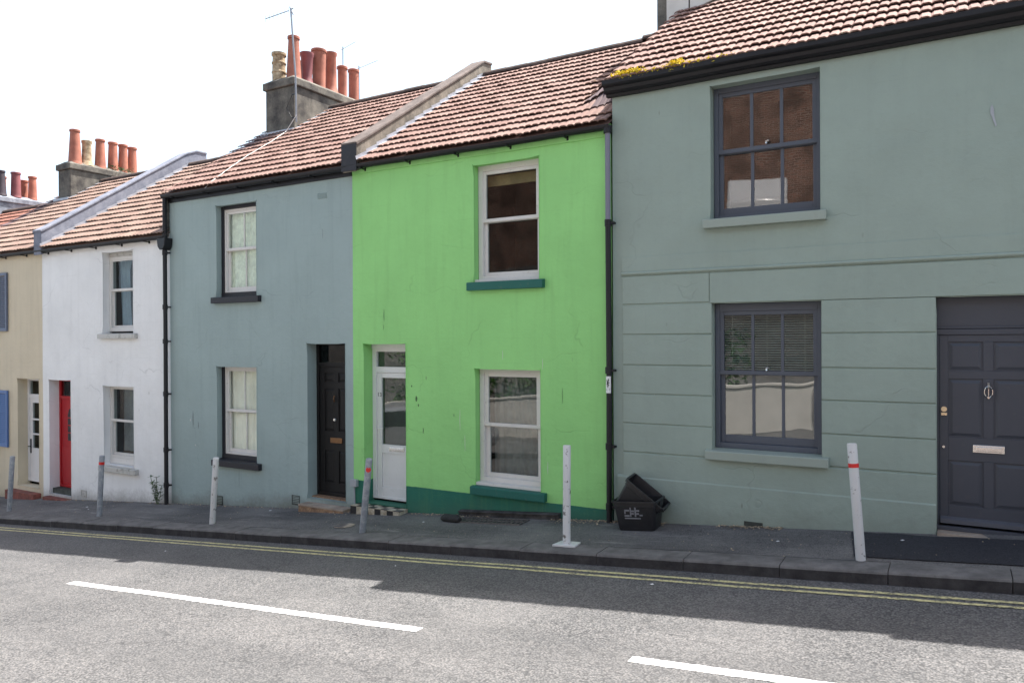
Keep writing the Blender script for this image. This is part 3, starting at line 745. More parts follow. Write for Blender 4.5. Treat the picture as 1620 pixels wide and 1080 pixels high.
# chequered step
b = MB(); sx0, sx1, sy0, sy1 = -7.60, -6.70, -.19, .22; zt = -.485
b.mat(0).box(sx0+.004, sx1-.004, sy0+.004, sy1, g(sx0)-.25, zt-.006)
nx = 8; tw = (sx1-sx0)/nx
for i in range(nx):
    for j in range(4):
        b.mat((i+j) % 2).box(sx0+i*tw+.001, sx0+(i+1)*tw-.001, sy0+j*.1025+.001, sy0+(j+1)*.1025-.001, zt-.007, zt)
nx = 8
for i in range(nx): b.mat((i+1) % 2).box(sx0+i*tw+.001, sx0+(i+1)*tw-.001, sy0-.003, sy0+.003, g(sx0)-.2, zt-.009)
b.build('step', ['whitetile', 'blacktile'], H)
sg = None
def lift(x, v):
    t = max(0, min(1, (x+4.35)/.75)); t = t*t*(3-2*t); w_ = max(0, min(1, (v-.09)/.22)); w_ = w_*w_*(3-2*w_); return .40*t*w_
ZE, ZR = 4.47, 6.745
def pch(x, v): return x > -4.45+.0 and .10 < v < .26 and x > -3.6-(v-.05)*3.6-.1 and x < -3.55-(.30-v)*1.2+.1
r_ = tiles(H, XG0+.22, XG1+.02, ZE, ZR, 'tile', rows=15, lift=lift, patch=pch, Ye=-.12)
gutter(H, XG0-.03, XG1+.03, 4.455)
pp = parapet(H, XG0-.09, XG0+.21, ZE, ZR, 'conc', h=.29)
flashing(pp, XG0+.205, ZE, ZR, wd=.085)
b = MB(); b.box(XG0-.085, XG0+.205, -.142, -.128, ZE-.1, ZE+.30); b.build('end_plate', 'black_sill', pp, bevel=.004)  # thin black plate laid over the parapet's front end
dp = pipe(H, -3.59, -.085, -.36, 4.40, 'grey_pipe', joints=(3.29, 1.53, .62, -.1+.1*0), zsplit=3.27)
b = MB(); b.tube([(-3.59, -.085, 4.36), (-3.59, -.085, 4.45)], .05, 12); b.build('outlet', 'black_paint', dp, smooth=True)
def marks(house, items, mat, name):
    rr_ = random.Random(2)
    for x, za, zb, w_ in items:                # one small mesh for every mark
        b = MB(); w_ *= .62; n_ = 5
        wd_ = [w_/2*math.sin(math.pi*(k+.4)/(n_+.8))+.0008 for k in range(n_+1)]; jx = [rr_.uniform(-.002, .002) for k in range(n_+1)]
        y_ = min(disp(x, za), disp(x, zb))-.004
        b.add([(x-wd_[k]+jx[k], y_, za+(zb-za)*k/n_) for k in range(n_+1)]+[(x+wd_[k]+jx[k], y_, za+(zb-za)*k/n_) for k in range(n_+1)], [(k, k+n_+1, k+n_+2, k+1) for k in range(n_)])
        b.build(name, mat, house, fix=False)
marks(H, [(-7.11, 2.17, 2.35, .014), (-7.12, 2.05, 2.13, .008), (-6.54, 1.04, 1.12, .05), (-6.50, .97, 1.01, .03), (-6.62, 1.24, 1.27, .03), (-6.42, .6, .68, .02), (-5.9, .86, .9, .014), (-4.25, 1.1, 1.3, .008)], 'mould', 'stain')
marks(H, [(-5.8, .68, .96, .009), (-5.12, 1.64, 1.76, .008), (-4.53, 1.52, 1.66, .007), (-4.46, .2, .36, .008), (-5.72, .4, .62, .007)], 'whitewash', 'paint_drip')
# torn sticker on the pipe: scribbled black figure on white
b = MB(); vs = []
for j, zz in enumerate((1.26, 1.46)):
    for k in range(7):
        a = R(-150+k*20); vs.append((-3.587+.0365*math.cos(a), -.085+.0365*math.sin(a), zz))
b.mat(0).add(vs, [(k, k+1, k+8, k+7) for k in range(6)])
for (ka, za, kb, zb) in ((2, 1.36, 4, 1.42), (3, 1.33, 3.6, 1.43), (2, 1.42, 3.2, 1.35), (2.5, 1.34, 4.2, 1.36), (1, 1.30, 5, 1.305), (3, 1.38, 4.6, 1.385)):
    p0, p1 = [(-3.587+.0375*math.cos(R(-150+k*20)), -.085+.0375*math.sin(R(-150+k*20)), z_) for k, z_ in ((ka, za), (kb, zb))]
    b.mat(1).tube([p0, p1], .0045, 5)
b.build('sticker', ['white_upvc', 'black_paint'], dp, fix=False)

# ================================================================== BLUE-GREY HOUSE
XB0, XB1 = -11.96, -7.705
H = thing('terraced_house', 'blue-grey two-storey house with black front door, black sills and multi-pane white windows', 'house', (-9.85, 0, g(-9.85)))
ops = [(-10.74, -9.755, 2.635, 4.17, .15), (-10.75, -9.765, -.09, 1.48, .14), (-8.65, -7.855, -.52, 1.86, .24)]
wall(H, 'blue', XB0, XB1, 4.50, ops)
rb = MB()
for o_ in ops: room(rb, *o_[:4], o_[4]+.10)
rb.build('room', 'dark', H, fix=False)
for (x0, x1, z0, z1, md, cm) in ((-10.735, -9.76, 2.715, 4.11, 3.43, 'net'), (-10.745, -9.77, -.0, 1.475, .73, 'curtain')):
    b = MB(); b.box(x0+.002, x1-.002, .10, .2, z0-.075, z0-.002); b.box(x0-.0, x0+.06, .105, .2, z0-.002, z1+.05)
    if z1 > 4: b.box(x0+.06, x1, .104, .2, z1+.002, z1+.058)
    f = sash(H, x0+.06, x1, z0, z1, .125, 'white_frame', cols=2, fw=.035, ft=.035, fb=.03, sw=.045, mid=md, bot=.06, glass='glass_net', bar=.02)
    b.build('subframe', 'black_sill', f, bevel=.003)
    curtain(f, x0+.1, x1-.04, z0+.04, z1-.04, .225, cm, .012 if cm == 'net' else .02, .07 if cm == 'net' else .11)
    sill(f, x0-.06, x1+.11, z0-.085, .10, .12, 'black_sill')
b = MB(); x0, x1, z0, z1, y = -8.65, -7.855, -.50, 1.858, .2
rect(b, x0, x1, z0, z1, .05, .05, .03, .06, y, y+.08); b.box(x0+.05, x1-.05, y+.002, y+.076, 1.50, 1.56)
d = b.build('door', 'black_door', H, bevel=.003)
lf = leaf(d, x0+.052, x1-.052, z0+.062, 1.498, y+.02, [(-.30, .20), (.50, 1.16), (1.26, 1.40)], 'black_door', name='door_leaf')
b = MB(); b.box(x0+.045, x1-.045, y+.03, y+.036, 1.555, 1.83); b.build('pane', 'glass', d)
xm = (x0+x1)/2
b = MB(); b.lathe((0, 0, 0), [(.0, .03), (.02, .028), (.03, .015), (.03, 0)], 14)
b.v = [(xm-.02+a, y+.018-c, .68+q) for a, q, c in b.v]; b.build('door_knob', 'chrome', d, smooth=True)
b = MB(); b.tube([(xm-.02, y-.0, 1.05), (xm-.02, y-.02, 1.0), (xm-.02, y, .96)], .012, 8); b.build('door_knocker', 'oldbrass', d, smooth=True)
b = MB(); b.box(xm-.12, xm+.12, y+.008, y+.02, .32, .40); b.build('letterbox', 'oldbrass', d, bevel=.003)
b = MB(); b.mat(0).box(-8.63, -7.74, -.20, .24, g(-8.6)-.3, -.60); b.box(-8.64, -7.735, -.21, .24, -.60, -.575)
b.mat(1)
for i in range(5): b.box(-8.64+i*.181+.003, -8.64+(i+1)*.181-.003, -.205, -.19, g(-8.6)-.2, -.602)
for i in range(5): b.box(-8.64+i*.157+.003, -8.64+(i+1)*.157-.003, .08, .24, -.574, -.50)
b.build('step', ['stepstone', 'steptile'], H, bevel=.003)
for (x_, z_) in ((-8.9, -.585), (-10.69, -.77)):
    b = MB(); rect(b, x_-.085, x_+.085, z_-.075, z_+.075, .012, .012, .012, .012, -.008, .0)
    for k in range(5): b.box(x_-.07, x_+.07, -.006, 0, z_-.06+k*.026, z_-.052+k*.026)
    b.build('air_brick', 'greystep', H)
b = MB()
for k in range(4): b.prism([(-.012, 4.06+k*.022), (-.0, 4.075+k*.022), (.0, 4.06+k*.022)], -8.4, -8.21)
b.build('air_vent', 'blue', H)
def leftB(v): return -11.98-.42*min(1, v*1.25)
r_ = tiles(H, -12.4, XB1-.08, ZE, ZR, 'tile', rows=15, left=leftB, patch=lambda x, v: x < leftB(v)+.45 and v > .45, Ye=-.12)
gable(H, 'stack', -12.0, -11.965, ZE, ZR)
b = MB(); vs = []
for i in range(11):
    v = i/10; y_ = -.1+3.48*v; z_ = ZE+(ZR-ZE)*v
    vs += [(leftB(v)+.015, y_, z_+.0), (leftB(v)+.015, y_, z_-.78)]
b.add(vs, [(2*i, 2*i+1, 2*i+3, 2*i+2) for i in range(10)]); b.build('verge_wall', 'stack', H, fix=False)
gutter(H, XB0-.06, XB1, 4.455, fascia=(4.33, 4.49), r=.062)
# chimney
S = stack(H, -12.10, -11.30, 2.3, 4.65, 4.6, 7.13)
b = MB(); s_ = (ZR-ZE)/3.48
for i in range(5):
    ya = 2.25+i*.24; b.add([(-11.295, ya, ZE+s_*(ya+.1)+.07), (-11.17, ya, ZE+s_*(ya+.1)+.07), (-11.17, ya+.26, ZE+s_*(ya+.36)+.045), (-11.295, ya+.26, ZE+s_*(ya+.36)+.045)], [(0, 1, 2, 3)])
b.box(-12.14, -11.22, 2.19, 2.296, 6.02, 6.075)
b.build('flashing', 'lead', S)
pots = [(-11.93, 2.50, .60, .135, .125, 'pot_cream', 'band'), (-11.53, 2.52, .86, .15, .105, 'terracotta', 'taper'), (-11.55, 2.90, .66, .10, .125, 'terracotta_purple', 'flare'),
        (-11.53, 3.22, .82, .135, .145, 'terracotta', 'taper'), (-11.55, 3.60, .89, .12, .11, 'terracotta', 'flare'), (-11.6, 4.0, .72, .10, .10, 'terracotta', 'taper'),
        (-11.6, 4.36, .76, .115, .11, 'terracotta', 'taper'), (-11.93, 3.15, .62, .11, .10, 'terracotta', 'taper')]
for (px, py, h, ra, rb_, mm, st) in pots: pot(S, px, py, 7.17, h, ra, rb_, mm, st)
# junction box on the wall foot
b = MB(); b.box(-7.73, -7.61, -.06, -.004, -.25, -.145); b.tube([(-7.67, -.03, -.25), (-7.67, -.02, g(-7.67)-.02)], .012, 8)
b.build('meter_box', 'drygrey', H, bevel=.006)
marks(H, [(-11.36, .42, .70, .03), (-11.22, .40, .52, .025), (-8.3, 3.45, 3.6, .008), (-10.2, -.5, -.2, .01)], 'mould_grey', 'stain')
marks(H, [(-11.43, .52, .56, .03), (-11.3, .1, .13, .02)], 'whitewash', 'paint_drip')
# soil pipe with hopper at the left edge
dp = pipe(H, -11.975, -.09, g(-12)-.02, 4.40, 'black_paint', r=.036, joints=(3.45, 2.5, 1.9, .98, -.0, -.62))
b = MB(); b.prism([(-12.09, 3.70), (-11.86, 3.70), (-11.88, 3.56), (-11.93, 3.50), (-12.02, 3.50), (-12.07, 3.56)], -.17, -.012, 'y'); b.build('hopper', 'black_paint', dp, bevel=.01)

# ================================================================== WHITE HOUSE
XW0, XW1 = -16.06, -11.96
ZE2, ZR2 = 3.765, 6.10
H = thing('terraced_house', 'white two-storey house with bright red recessed front door', 'house', (-14.0, 0, g(-14.0)))
ops = [(-13.98, -13.02, 2.05, 3.585, .16), (-13.98, -13.02, -.42, 1.07, .16), (-15.84, -15.05, -1.16, 1.145, .24)]
wall(H, 'white', XW0, XW1, 3.80, ops)
rb = MB()
for o_ in ops: room(rb, *o_[:4], o_[4]+.10)
rb.build('room', 'dark', H, fix=False)
f = sash(H, -13.975, -13.02, 2.09, 3.50, .13, 'white_frame', fw=.05, ft=.05, fb=.075, sw=.03, mid=2.87, bot=.04)
b = MB(); b.box(-13.975, -13.02, .135, .2, 3.503, 3.58); b.build('head_board', 'white_sill', f)
sill(f, -14.05, -12.90, 2.045, .09, .14, 'white_sill')
curtain(f, -13.9, -13.55, 2.1, 3.5, .33, 'bluecurtain', .03, .12, flare=.5)
b = MB(); b.prism([(-13.45, 2.1), (-13.1, 2.1), (-13.15, 2.45), (-13.25, 2.6), (-13.38, 2.4)], .40, .46, 'y'); b.build('curtain', 'redcloth', f)
f = sash(H, -13.975, -13.02, -.30, 1.065, .13, 'white_frame', fw=.05, ft=.04, fb=.05, sw=.03, mid=.40, bot=.04)
b = MB(); b.box(-13.97, -13.025, .12, .2, -.415, -.302); b.build('head_board', 'white_frame', f, bevel=.004)
sill(f, -14.05, -12.90, -.44, .10, .14, 'white_sill')
curtain(f, -13.92, -13.08, -.2, 1.0, .36, 'drygrey', .02, .14, name='inner_blind')
b = MB(); x0, x1, z0, z1, y = -15.84, -15.05, -1.05, 1.143, .2
rect(b, x0, x1, z0, z1, .05, .05, .04, .05, y, y+.08); b.box(x0+.05, x1-.05, y+.002, y+.076, .74, .80)
d = b.build('door', 'red_door', H, bevel=.003)
b = MB(); b.box(x0+.052, x1-.052, y+.02, y+.06, z0+.052, .738); b.box(x0+.07, x1-.07, y+.012, y+.02, -.92, -.25)
b.build('door_leaf', 'red_door', d, bevel=.004)
b = MB(); xm = (x0+x1)/2; b.mat(0)
b.prism([(xm-.11, -.1), (xm+.15, -.1), (xm+.15, .42), (xm+.1, .53), (xm+.02, .56), (xm-.06, .53), (xm-.11, .42)], y+.012, y+.019, 'y')
b.mat(1)
for zz in (.05, .2, .35): b.box(xm-.11, xm+.15, y+.006, y+.012, zz, zz+.02)
b.build('door_light', ['carglass', 'red_door'], d)
b = MB(); b.box(x0+.045, x1-.045, y+.03, y+.036, .79, 1.11); b.build('pane', 'glass', d)
b = MB(); b.mat(0).box(-15.84, -15.05, .06, .24, -1.18, -1.055); b.mat(1).box(-15.845, -15.03, -.14, .06, g(-15.8)-.15, -1.20)
b.build('step', ['greystep', 'redstep'], H, bevel=.006)
b = MB(); rect(b, -14.72, -14.55, -1.12, -.98, .015, .015, .015, .015, -.01, 0)
for k in range(4): b.box(-14.7, -14.57, -.008, 0, -1.1+k*.03, -1.09+k*.03)
b.build('air_brick', 'white_sill', H)
tiles(H, XW0+.17, XW1+.03, ZE2, ZR2, 'tile_white', rows=15, Ye=-.12)
gutter(H, XW0-.05, XW1-.02, 3.745, r=.055)
pp = parapet(H, XW0-.09, XW0+.22, ZE2, ZR2, 'bitumen', h=.36, back=3.8)
flashing(pp, XW0+.215, ZE2, ZR2, wd=.06)

# ================================================================== CREAM HOUSE
XC0, XC1 = -20.2, -16.06
H = thing('terraced_house', 'cream two-storey house with blue louvred shutters and white front door', 'house', (-18.1, 0, g(-18.1)))
ops = [(-18.75, -17.78, 2.1, 3.4, .15), (-18.75, -17.78, -.36, .9, .15), (-17.04, -16.195, -1.10, 1.145, .24)]
wall(H, 'cream', XC0, XC1, 3.80, ops)
rb = MB()
for o_ in ops: room(rb, *o_[:4], o_[4]+.10)
rb.build('room', 'dark', H, fix=False)
for (z0, z1, mm) in ((2.1, 3.4, 'shutter_dull'), (-.36, .9, 'shutter')):
    f = sash(H, -18.745, -17.785, z0, z1, .12, 'white_frame'); sill(f, -18.8, -17.77, z0, .09, .12, 'cream')
    for xa in (-17.77, -19.15):
        b = MB(); xb = xa+.40; rect(b, xa, xb, z0+.03, z1-.03, .045, .045, .06, .06, -.05, -.012)
        n_ = 26
        for k in range(n_):
            zz = z0+.095+(z1-z0-.19)*k/n_; b.prism([(-.045, zz), (-.04, zz-.006), (-.014, zz+.028), (-.019, zz+.034)], xa+.045, xb-.045)
        b.build('shutter', mm, f, bevel=.002)
b = MB(); x0, x1, z0, z1, y = -17.04, -16.195, -1.04, 1.143, .2
rect(b, x0, x1, z0, z1, .07, .07, .06, .05, y, y+.07); b.box(x0+.07, x1-.07, y+.002, y+.066, .72, .80)
d = b.build('door', 'white_upvc', H, bevel=.003)
b = MB(); rect(b, x0+.072, x1-.072, z0+.052, .718, .1, .1, .1, .65, y+.012, y+.06)
for zz in (-.06, .25): b.box(x0+.17, x1-.17, y+.014, y+.056, zz, zz+.035)
b.build('door_leaf', 'white_upvc', d, bevel=.004)
b = MB(); b.box(x0+.16, x1-.16, y+.03, y+.036, -.36, .64); b.build('pane', 'glass', d)
b = MB(); b.box(x0+.066, x1-.066, y+.03, y+.036, .79, 1.09); b.build('pane', 'glass', d)
b = MB(); b.box(x0+.10, x0+.13, y-.002, y+.012, -.45, -.15); b.tube([(x0+.115, y, -.3), (x0+.115, y-.05, -.3), (x0+.22, y-.05, -.3)], .01, 8); b.build('door_handle', 'black_paint', d)
b = MB(); b.box(-17.25, -16.15, -.16, .22, g(-17.2)-.15, -1.19); b.build('step', 'redstep', H, bevel=.012)
def leftC(v): return -20.22-.25*min(1, v*1.25)
tiles(H, -20.5, XC1-.07, ZE2, ZR2, 'tile_white', rows=15, left=leftC, patch=lambda x, v: x < leftC(v)+.4 and v > .35, Ye=-.12)
b = MB(); vs = []
for i in range(11):
    v = i/10; y_ = -.1+3.48*v; z_ = ZE2+(ZR2-ZE2)*v
    vs += [(leftC(v)+.015, y_, z_), (leftC(v)+.015, y_, z_-.5)]
b.add(vs, [(2*i, 2*i+1, 2*i+3, 2*i+2) for i in range(10)]); b.build('verge_wall', 'stack', H, fix=False)
gutter(H, XC0, XC1+.0, 3.745, r=.055)
S = stack(H, -20.0, -19.45, 2.5, 4.6, 3.9, 6.47)
b = MB(); b.box(-20.06, -19.40, 2.40, 2.496, 5.50, 5.56); s_ = (ZR2-ZE2)/3.48
for i in range(5):
    ya = 2.45+i*.22; b.add([(-19.445, ya, ZE2+s_*(ya+.1)+.08), (-19.33, ya, ZE2+s_*(ya+.1)+.08), (-19.33, ya+.24, ZE2+s_*(ya+.34)+.05), (-19.445, ya+.24, ZE2+s_*(ya+.34)+.05)], [(0, 1, 2, 3)])
b.build('flashing', 'lead', S)
for (py, h, ra, rb_, mm, st) in ((2.72, .86, .16, .11, 'terracotta', 'taper'), (3.03, .65, .12, .11, 'pot_cream', 'flare'), (3.39, .76, .14, .105, 'terracotta', 'taper'),
                             (3.74, .76, .135, .105, 'terracotta', 'taper'), (4.03, .76, .13, .105, 'terracotta', 'taper'), (4.3, .74, .125, .105, 'terracotta', 'taper')):
    pot(S, -19.62, py, 6.50, h, ra, rb_, mm, st)
b = MB()
for k in range(160):
    a = Vector((-19.5+random.gauss(0, .07), 3.95+random.gauss(0, .22), 6.50+abs(random.gauss(0, .05)))); q = Vector((random.gauss(0, .03), random.gauss(0, .03), random.gauss(0, .03))); r2 = Vector((random.gauss(0, .02), random.gauss(0, .02), random.gauss(.02, .02)))
    b.add([a, a+q, a+r2], [(0, 1, 2)])
b.build('moss', 'leaf', S, fix=False)['kind'] = 'stuff'

# ================================================================== FARTHER HOUSES (roofs and stack show over the cream house)
for (xa, xb, wm, lab, ze, zr, rm) in ((-24.35, -20.2, 'white', 'red-tiled house roof showing at the left edge beyond the cream house', 3.30, 5.72, 'tile_red'),
                                  (-28.5, -24.36, 'blue', 'farthest house at left edge with dark sooty pot on its chimney', 2.95, 5.25, 'tile_red')):
    H = thing('terraced_house', lab, 'house', ((xa+xb)/2, 0, g((xa+xb)/2)))
    xo = xa+1.5
    ops = [(xo, xo+.95, ze-1.75, ze-.25, .15), (xo, xo+.95, ze-4.1, ze-2.7, .15), (xb-1.1, xb-.3, g(xb)+.12, ze-2.6, .22)]
    wall(H, wm, xa, xb, ze+.03, ops, step=.4)
    rb = MB()
    for o_ in ops: room(rb, *o_[:4], o_[4]+.1)
    rb.build('room', 'dark', H, fix=False)
    for o_ in ops[:2]:
        f = sash(H, o_[0], o_[1], o_[2], o_[3], .13, 'white_frame'); sill(f, o_[0]-.06, o_[1]+.06, o_[2], .09, .12, 'white_sill')
    leaf(H, xb-1.1, xb-.3, g(xb)+.12, ze-2.6, .2, [(g(xb)+.35, g(xb)+.9), (g(xb)+1.1, g(xb)+1.8)], 'red_door' if wm == 'blue' else 'black_door')
    tiles(H, xa, xb-.0, ze, zr, rm, rows=15, Ye=-.12); gutter(H, xa, xb, ze-.02)
    gable(H, 'stack', xa, xa+.05, ze, zr)
    if wm == 'blue':
        S = stack(H, -25.0, -24.35, 2.3, 4.55, 4.0, 6.22, 'stack_blue')
        for (px, py, h, ra, rb_, mm) in ((-24.85, 3.0, .70, .13, .10, 'terracotta'), (-24.5, 3.3, .72, .15, .105, 'terracotta_black'), (-24.85, 3.5, .62, .12, .11, 'terracotta'),
                                      (-24.5, 3.72, .74, .14, .12, 'terracotta_purple'), (-24.8, 4.1, .6, .11, .11, 'terracotta'), (-24.5, 4.2, .70, .125, .105, 'terracotta'), (-24.5, 2.85, .66, .13, .1, 'terracotta')):
            pot(S, px, py, 6.27, h, ra, rb_, mm)

# ================================================================== SAGE HOUSE
XS0, XS1 = -3.565, .62
H = thing('terraced_house', 'sage green house with grooved ground floor, dark grey sash windows and grey panelled door', 'house', (-1.4, 0, g(-1.4)))
XS1 = 1.05
ops = [(-2.385, -1.225, 3.24, 4.74, .17), (-2.37, -1.22, .66, 2.30, .12), (-.17, .72, -.01, 2.30, .17)]
wall(H, 'sage', XS0, XS1, 4.95, ops, amp=.004)
# rusticated bands with grooves (flat render between them)
b = MB(); gz = [.30, .56, .90, 1.25, 1.59, 1.95, 2.30]; gr = .011; pj = -.014
def bandseg(xa, xb, za, zb):
    b.prism([(.004, za+gr-.008), (pj, za+gr+.004), (pj, zb-.004), (.004, zb-.001)], xa, xb)
for za, zb in zip(gz[1:], gz[2:]):
    bandseg(-3.44, -2.372, za, zb)
    bandseg(-1.218, -.172, za, zb)
b.prism([(.004, 2.30+gr), (pj, 2.30+gr+.01), (pj, 2.64), (.004, 2.65)], -3.44, -2.40); 
b.prism([(.004, 2.30+.001), (pj, 2.305), (pj, 2.64), (.004, 2.65)], -2.39, .0+XS1-.01)
b.prism([(.004, .20), (pj-.002, .20), (pj-.002, .55), (.004, .558)], -3.44, -.172)
b.build('rusticated_bands', 'sage', H, bevel=.004)
b = MB()
b.prism([(.004, -.5), (-.024, -.5), (-.024, .262), (-.012, .285), (.004, .29)], XS0+.05, -.172); b.build('plinth', 'sage', H, bevel=.006)
b = MB(); b.box(-3.45, XS1-.01, -.012, .003, 2.70, 2.87)
b.prism([(.003, 2.66), (-.016, 2.655), (-.03, 2.67), (-.032, 2.685), (-.018, 2.70), (.003, 2.70)], -3.45, XS1-.01); b.build('string_course', 'sage', H, bevel=.004)
rb = MB()
for o_ in ops: room(rb, *o_[:4], o_[4]+.10)
rb.build('room', 'dark', H, fix=False)
f = sash(H, -2.38, -1.23, 3.25, 4.74, .145, 'slate_paint', cols=3, fw=.05, ft=.06, fb=.045, sw=.045, mid=4.01, bot=.085, bar=.035, glass='glass_old')
sill(f, -2.45, -1.16, 3.235, .10, .15, 'sage_sill', proj=.09)
b = MB(); b.tube([(-1.8, .13, 4.045), (-1.8, .13, 4.075), (-1.77, .125, 4.08)], .012, 8); b.build('sash_catch', 'chrome', f)
f = sash(H, -2.365, -1.225, .67, 2.295, .11, 'slate_paint', cols=3, fw=.05, ft=.085, fb=.06, sw=.045, mid=1.515, bot=.085, bar=.032, glass='glass_blind', glass_low='glass_film')
sill(f, -2.435, -1.145, .655, .10, .12, 'sage_sill', proj=.09)
b = MB(); b.tube([(-1.8, .1, 1.55), (-1.8, .1, 1.58), (-1.77, .095, 1.585)], .012, 8); b.build('sash_catch', 'chrome', f)
b = MB()
for k in range(26):
    zz = 1.55+k*.027; b.prism([(.235, zz), (.238, zz-.001), (.262, zz+.012), (.26, zz+.0135)], -2.30, -1.29)
for xx in (-2.2, -1.82, -1.42): b.tube([(xx, .232, 1.53), (xx, .232, 2.2)], .0025, 5)
b.build('venetian_blind', 'blind', f)
# door
b = MB(); x0, x1, z0, z1, y = -.17, .72, .03, 2.298, .10
b.box(x0+.001, x1-.001, y+.02, y+.06, 1.985, z1); b.box(x0+.001, x1-.001, y-.012, y+.03, 1.93, 1.985); b.box(x0+.001, x1-.001, y-.004, y+.02, 1.99, 2.01)
b.box(x0+.001, x0+.022, y-.002, y+.06, z0, 1.93); b.box(x1-.04, x1-.001, y-.002, y+.06, z0, 1.93)
d = b.build('door', 'slate_door', H, bevel=.004)
lx0, lx1 = x0+.024, x1-.043
lf = leaf(d, lx0, lx1, .075, 1.928, y, [(.26, .70), (.93, 1.50), (1.58, 1.86)], 'slate_door', stile=.075, mull=.085, name='door_leaf')
b = MB(); b.prism([(y-.04, .085), (y-.03, .125), (y+.0, .15), (y+.0, .085)], lx0+.005, lx1-.005); b.box(x0, x1, y-.05, y+.1, .02, .06); b.build('weather_board', 'slate_door', d, bevel=.003)
xm = (lx0+lx1)/2
b = MB(); b.box(xm-.13, xm+.13, y-.012, y+.0, .79, .865); b.box(xm-.105, xm+.105, y-.017, y-.01, .805, .85); b.build('letterbox', 'chrome', d, bevel=.004)
b = MB(); pts = [(xm+.034*math.sin(t)*(1 if abs(math.cos(t)) < .9 else .8), y-.022, 1.38+.055*math.cos(t)) for t in [2*math.pi*k/16 for k in range(17)]]
b.tube(pts, .006, 6); b.tube([(xm, y-.012, 1.42), (xm, y-.025, 1.47)], .012, 8); b.tube([(xm, y-.02, 1.34), (xm, y-.02, 1.41)], .006, 6); b.tube([(xm, y, 1.325), (xm, y-.03, 1.325)], .01, 8); b.build('door_knocker', 'chrome', d, smooth=True)
b = MB(); b.tube([(lx0+.04, y+.002, 1.20), (lx0+.04, y-.016, 1.20)], .026, 14); b.box(lx0+.015, lx0+.065, y-.014, y+.0, 1.14, 1.165); b.build('door_lock', 'brass', d)
b = MB(); b.tube([(lx0+.035, y+.002, .83), (lx0+.035, y-.008, .83)], .012, 10); b.build('keyhole', 'chrome', d)
b = MB(); b.box(-2.02, -1.82, -.027, -.0, -.155, -.10); b.build('air_brick', 'greystep', H)
marks(H, [(-3.37, 1.74, 1.86, .008), (-3.23, 1.74, 1.82, .01), (-3.05, 1.2, 1.26, .006)], 'whitewash', 'paint_drip')
b = MB(); b.prism([(.285, 4.08), (.30, 4.10), (.312, 4.06), (.315, 3.99), (.335, 3.90), (.325, 3.89), (.30, 3.97), (.283, 4.03)], -.0075, -.002, 'y'); b.build('paint_scuff', 'drygrey', H)
# black ogee cornice gutter
b = MB(); pr = [(-.0, 4.80), (-.05, 4.80), (-.065, 4.825), (-.10, 4.83), (-.125, 4.85), (-.14, 4.885), (-.175, 4.90), (-.19, 4.915), (-.19, 4.965), (-.175, 4.965), (-.17, 4.93), (0, 4.93)]
segs = 14; vs = []; fs = []; n_ = len(pr)
for i in range(segs+1):
    x = XS0-.055+(1.4+3.62)*i/segs; dz = .010*noise.noise(Vector((x*.8, 3, 0)))
    vs += [(x, a, c+dz) for a, c in pr]
for i in range(segs):
    for k in range(n_): fs.append((i*n_+k, i*n_+(k+1) % n_, (i+1)*n_+(k+1) % n_, (i+1)*n_+k))
fs += [tuple(range(n_)), tuple(reversed(range(segs*n_, segs*n_+n_)))]
b.add(vs, fs); gt = b.build('gutter', 'black_paint', H)
b = MB(); rr = random.Random(3)
for k in range(2600):
    cl = rr.choice([(-3.38, .06), (-3.22, .05), (-2.72, .05), (-2.95, .28), (-2.4, .25)]); xx = rr.gauss(cl[0], cl[1]); hgt_ = .035 if cl[1] < .15 else .010
    a = Vector((xx, -.17+rr.gauss(0, .012), 4.975+abs(rr.gauss(0, hgt_*.75)) - (.04 if rr.random() < .08 else 0))); s1 = .014
    b.add([a, a+Vector((rr.gauss(0, s1), rr.gauss(0, s1), rr.gauss(0, s1))), a+Vector((rr.gauss(0, s1), rr.gauss(0, s1), rr.gauss(.005, s1)))], [(0, 1, 2)])
b.build('moss', 'moss', gt, fix=False)['kind'] = 'stuff'
ZE3, ZR3 = 4.93, 7.30
tiles(H, XS0-.02, .66, ZE3, ZR3, 'tile_sage', rows=15, Ye=-.17)
gable(H, 'stack', XS0, XS0+.03, ZE3, ZR3, up=-.05)
pp = parapet(H, .68, .98, ZE3, ZR3, 'conc', h=.12, y0=-.02); flashing(pp, .68, ZE3, ZR3, wd=.1, right=False)
S = stack(H, -3.92, -2.98, 2.6, 4.2, 5.2, 7.9)
b = MB(); b.prism([(-3.76, 6.62), (-3.42, 6.74), (-3.42, 7.4), (-3.76, 7.4)], 2.575, 2.6, 'y'); b.prism([(-3.40, 6.75), (-3.02, 6.86), (-3.02, 7.4), (-3.40, 7.4)], 2.573, 2.6, 'y'); b.build('render_patch', 'whitewash', S, bevel=.01)
for i_, py in enumerate((2.9, 3.3, 3.8)): pot(S, -3.5, py, 7.95, .7, .13, .11, 'terracotta')
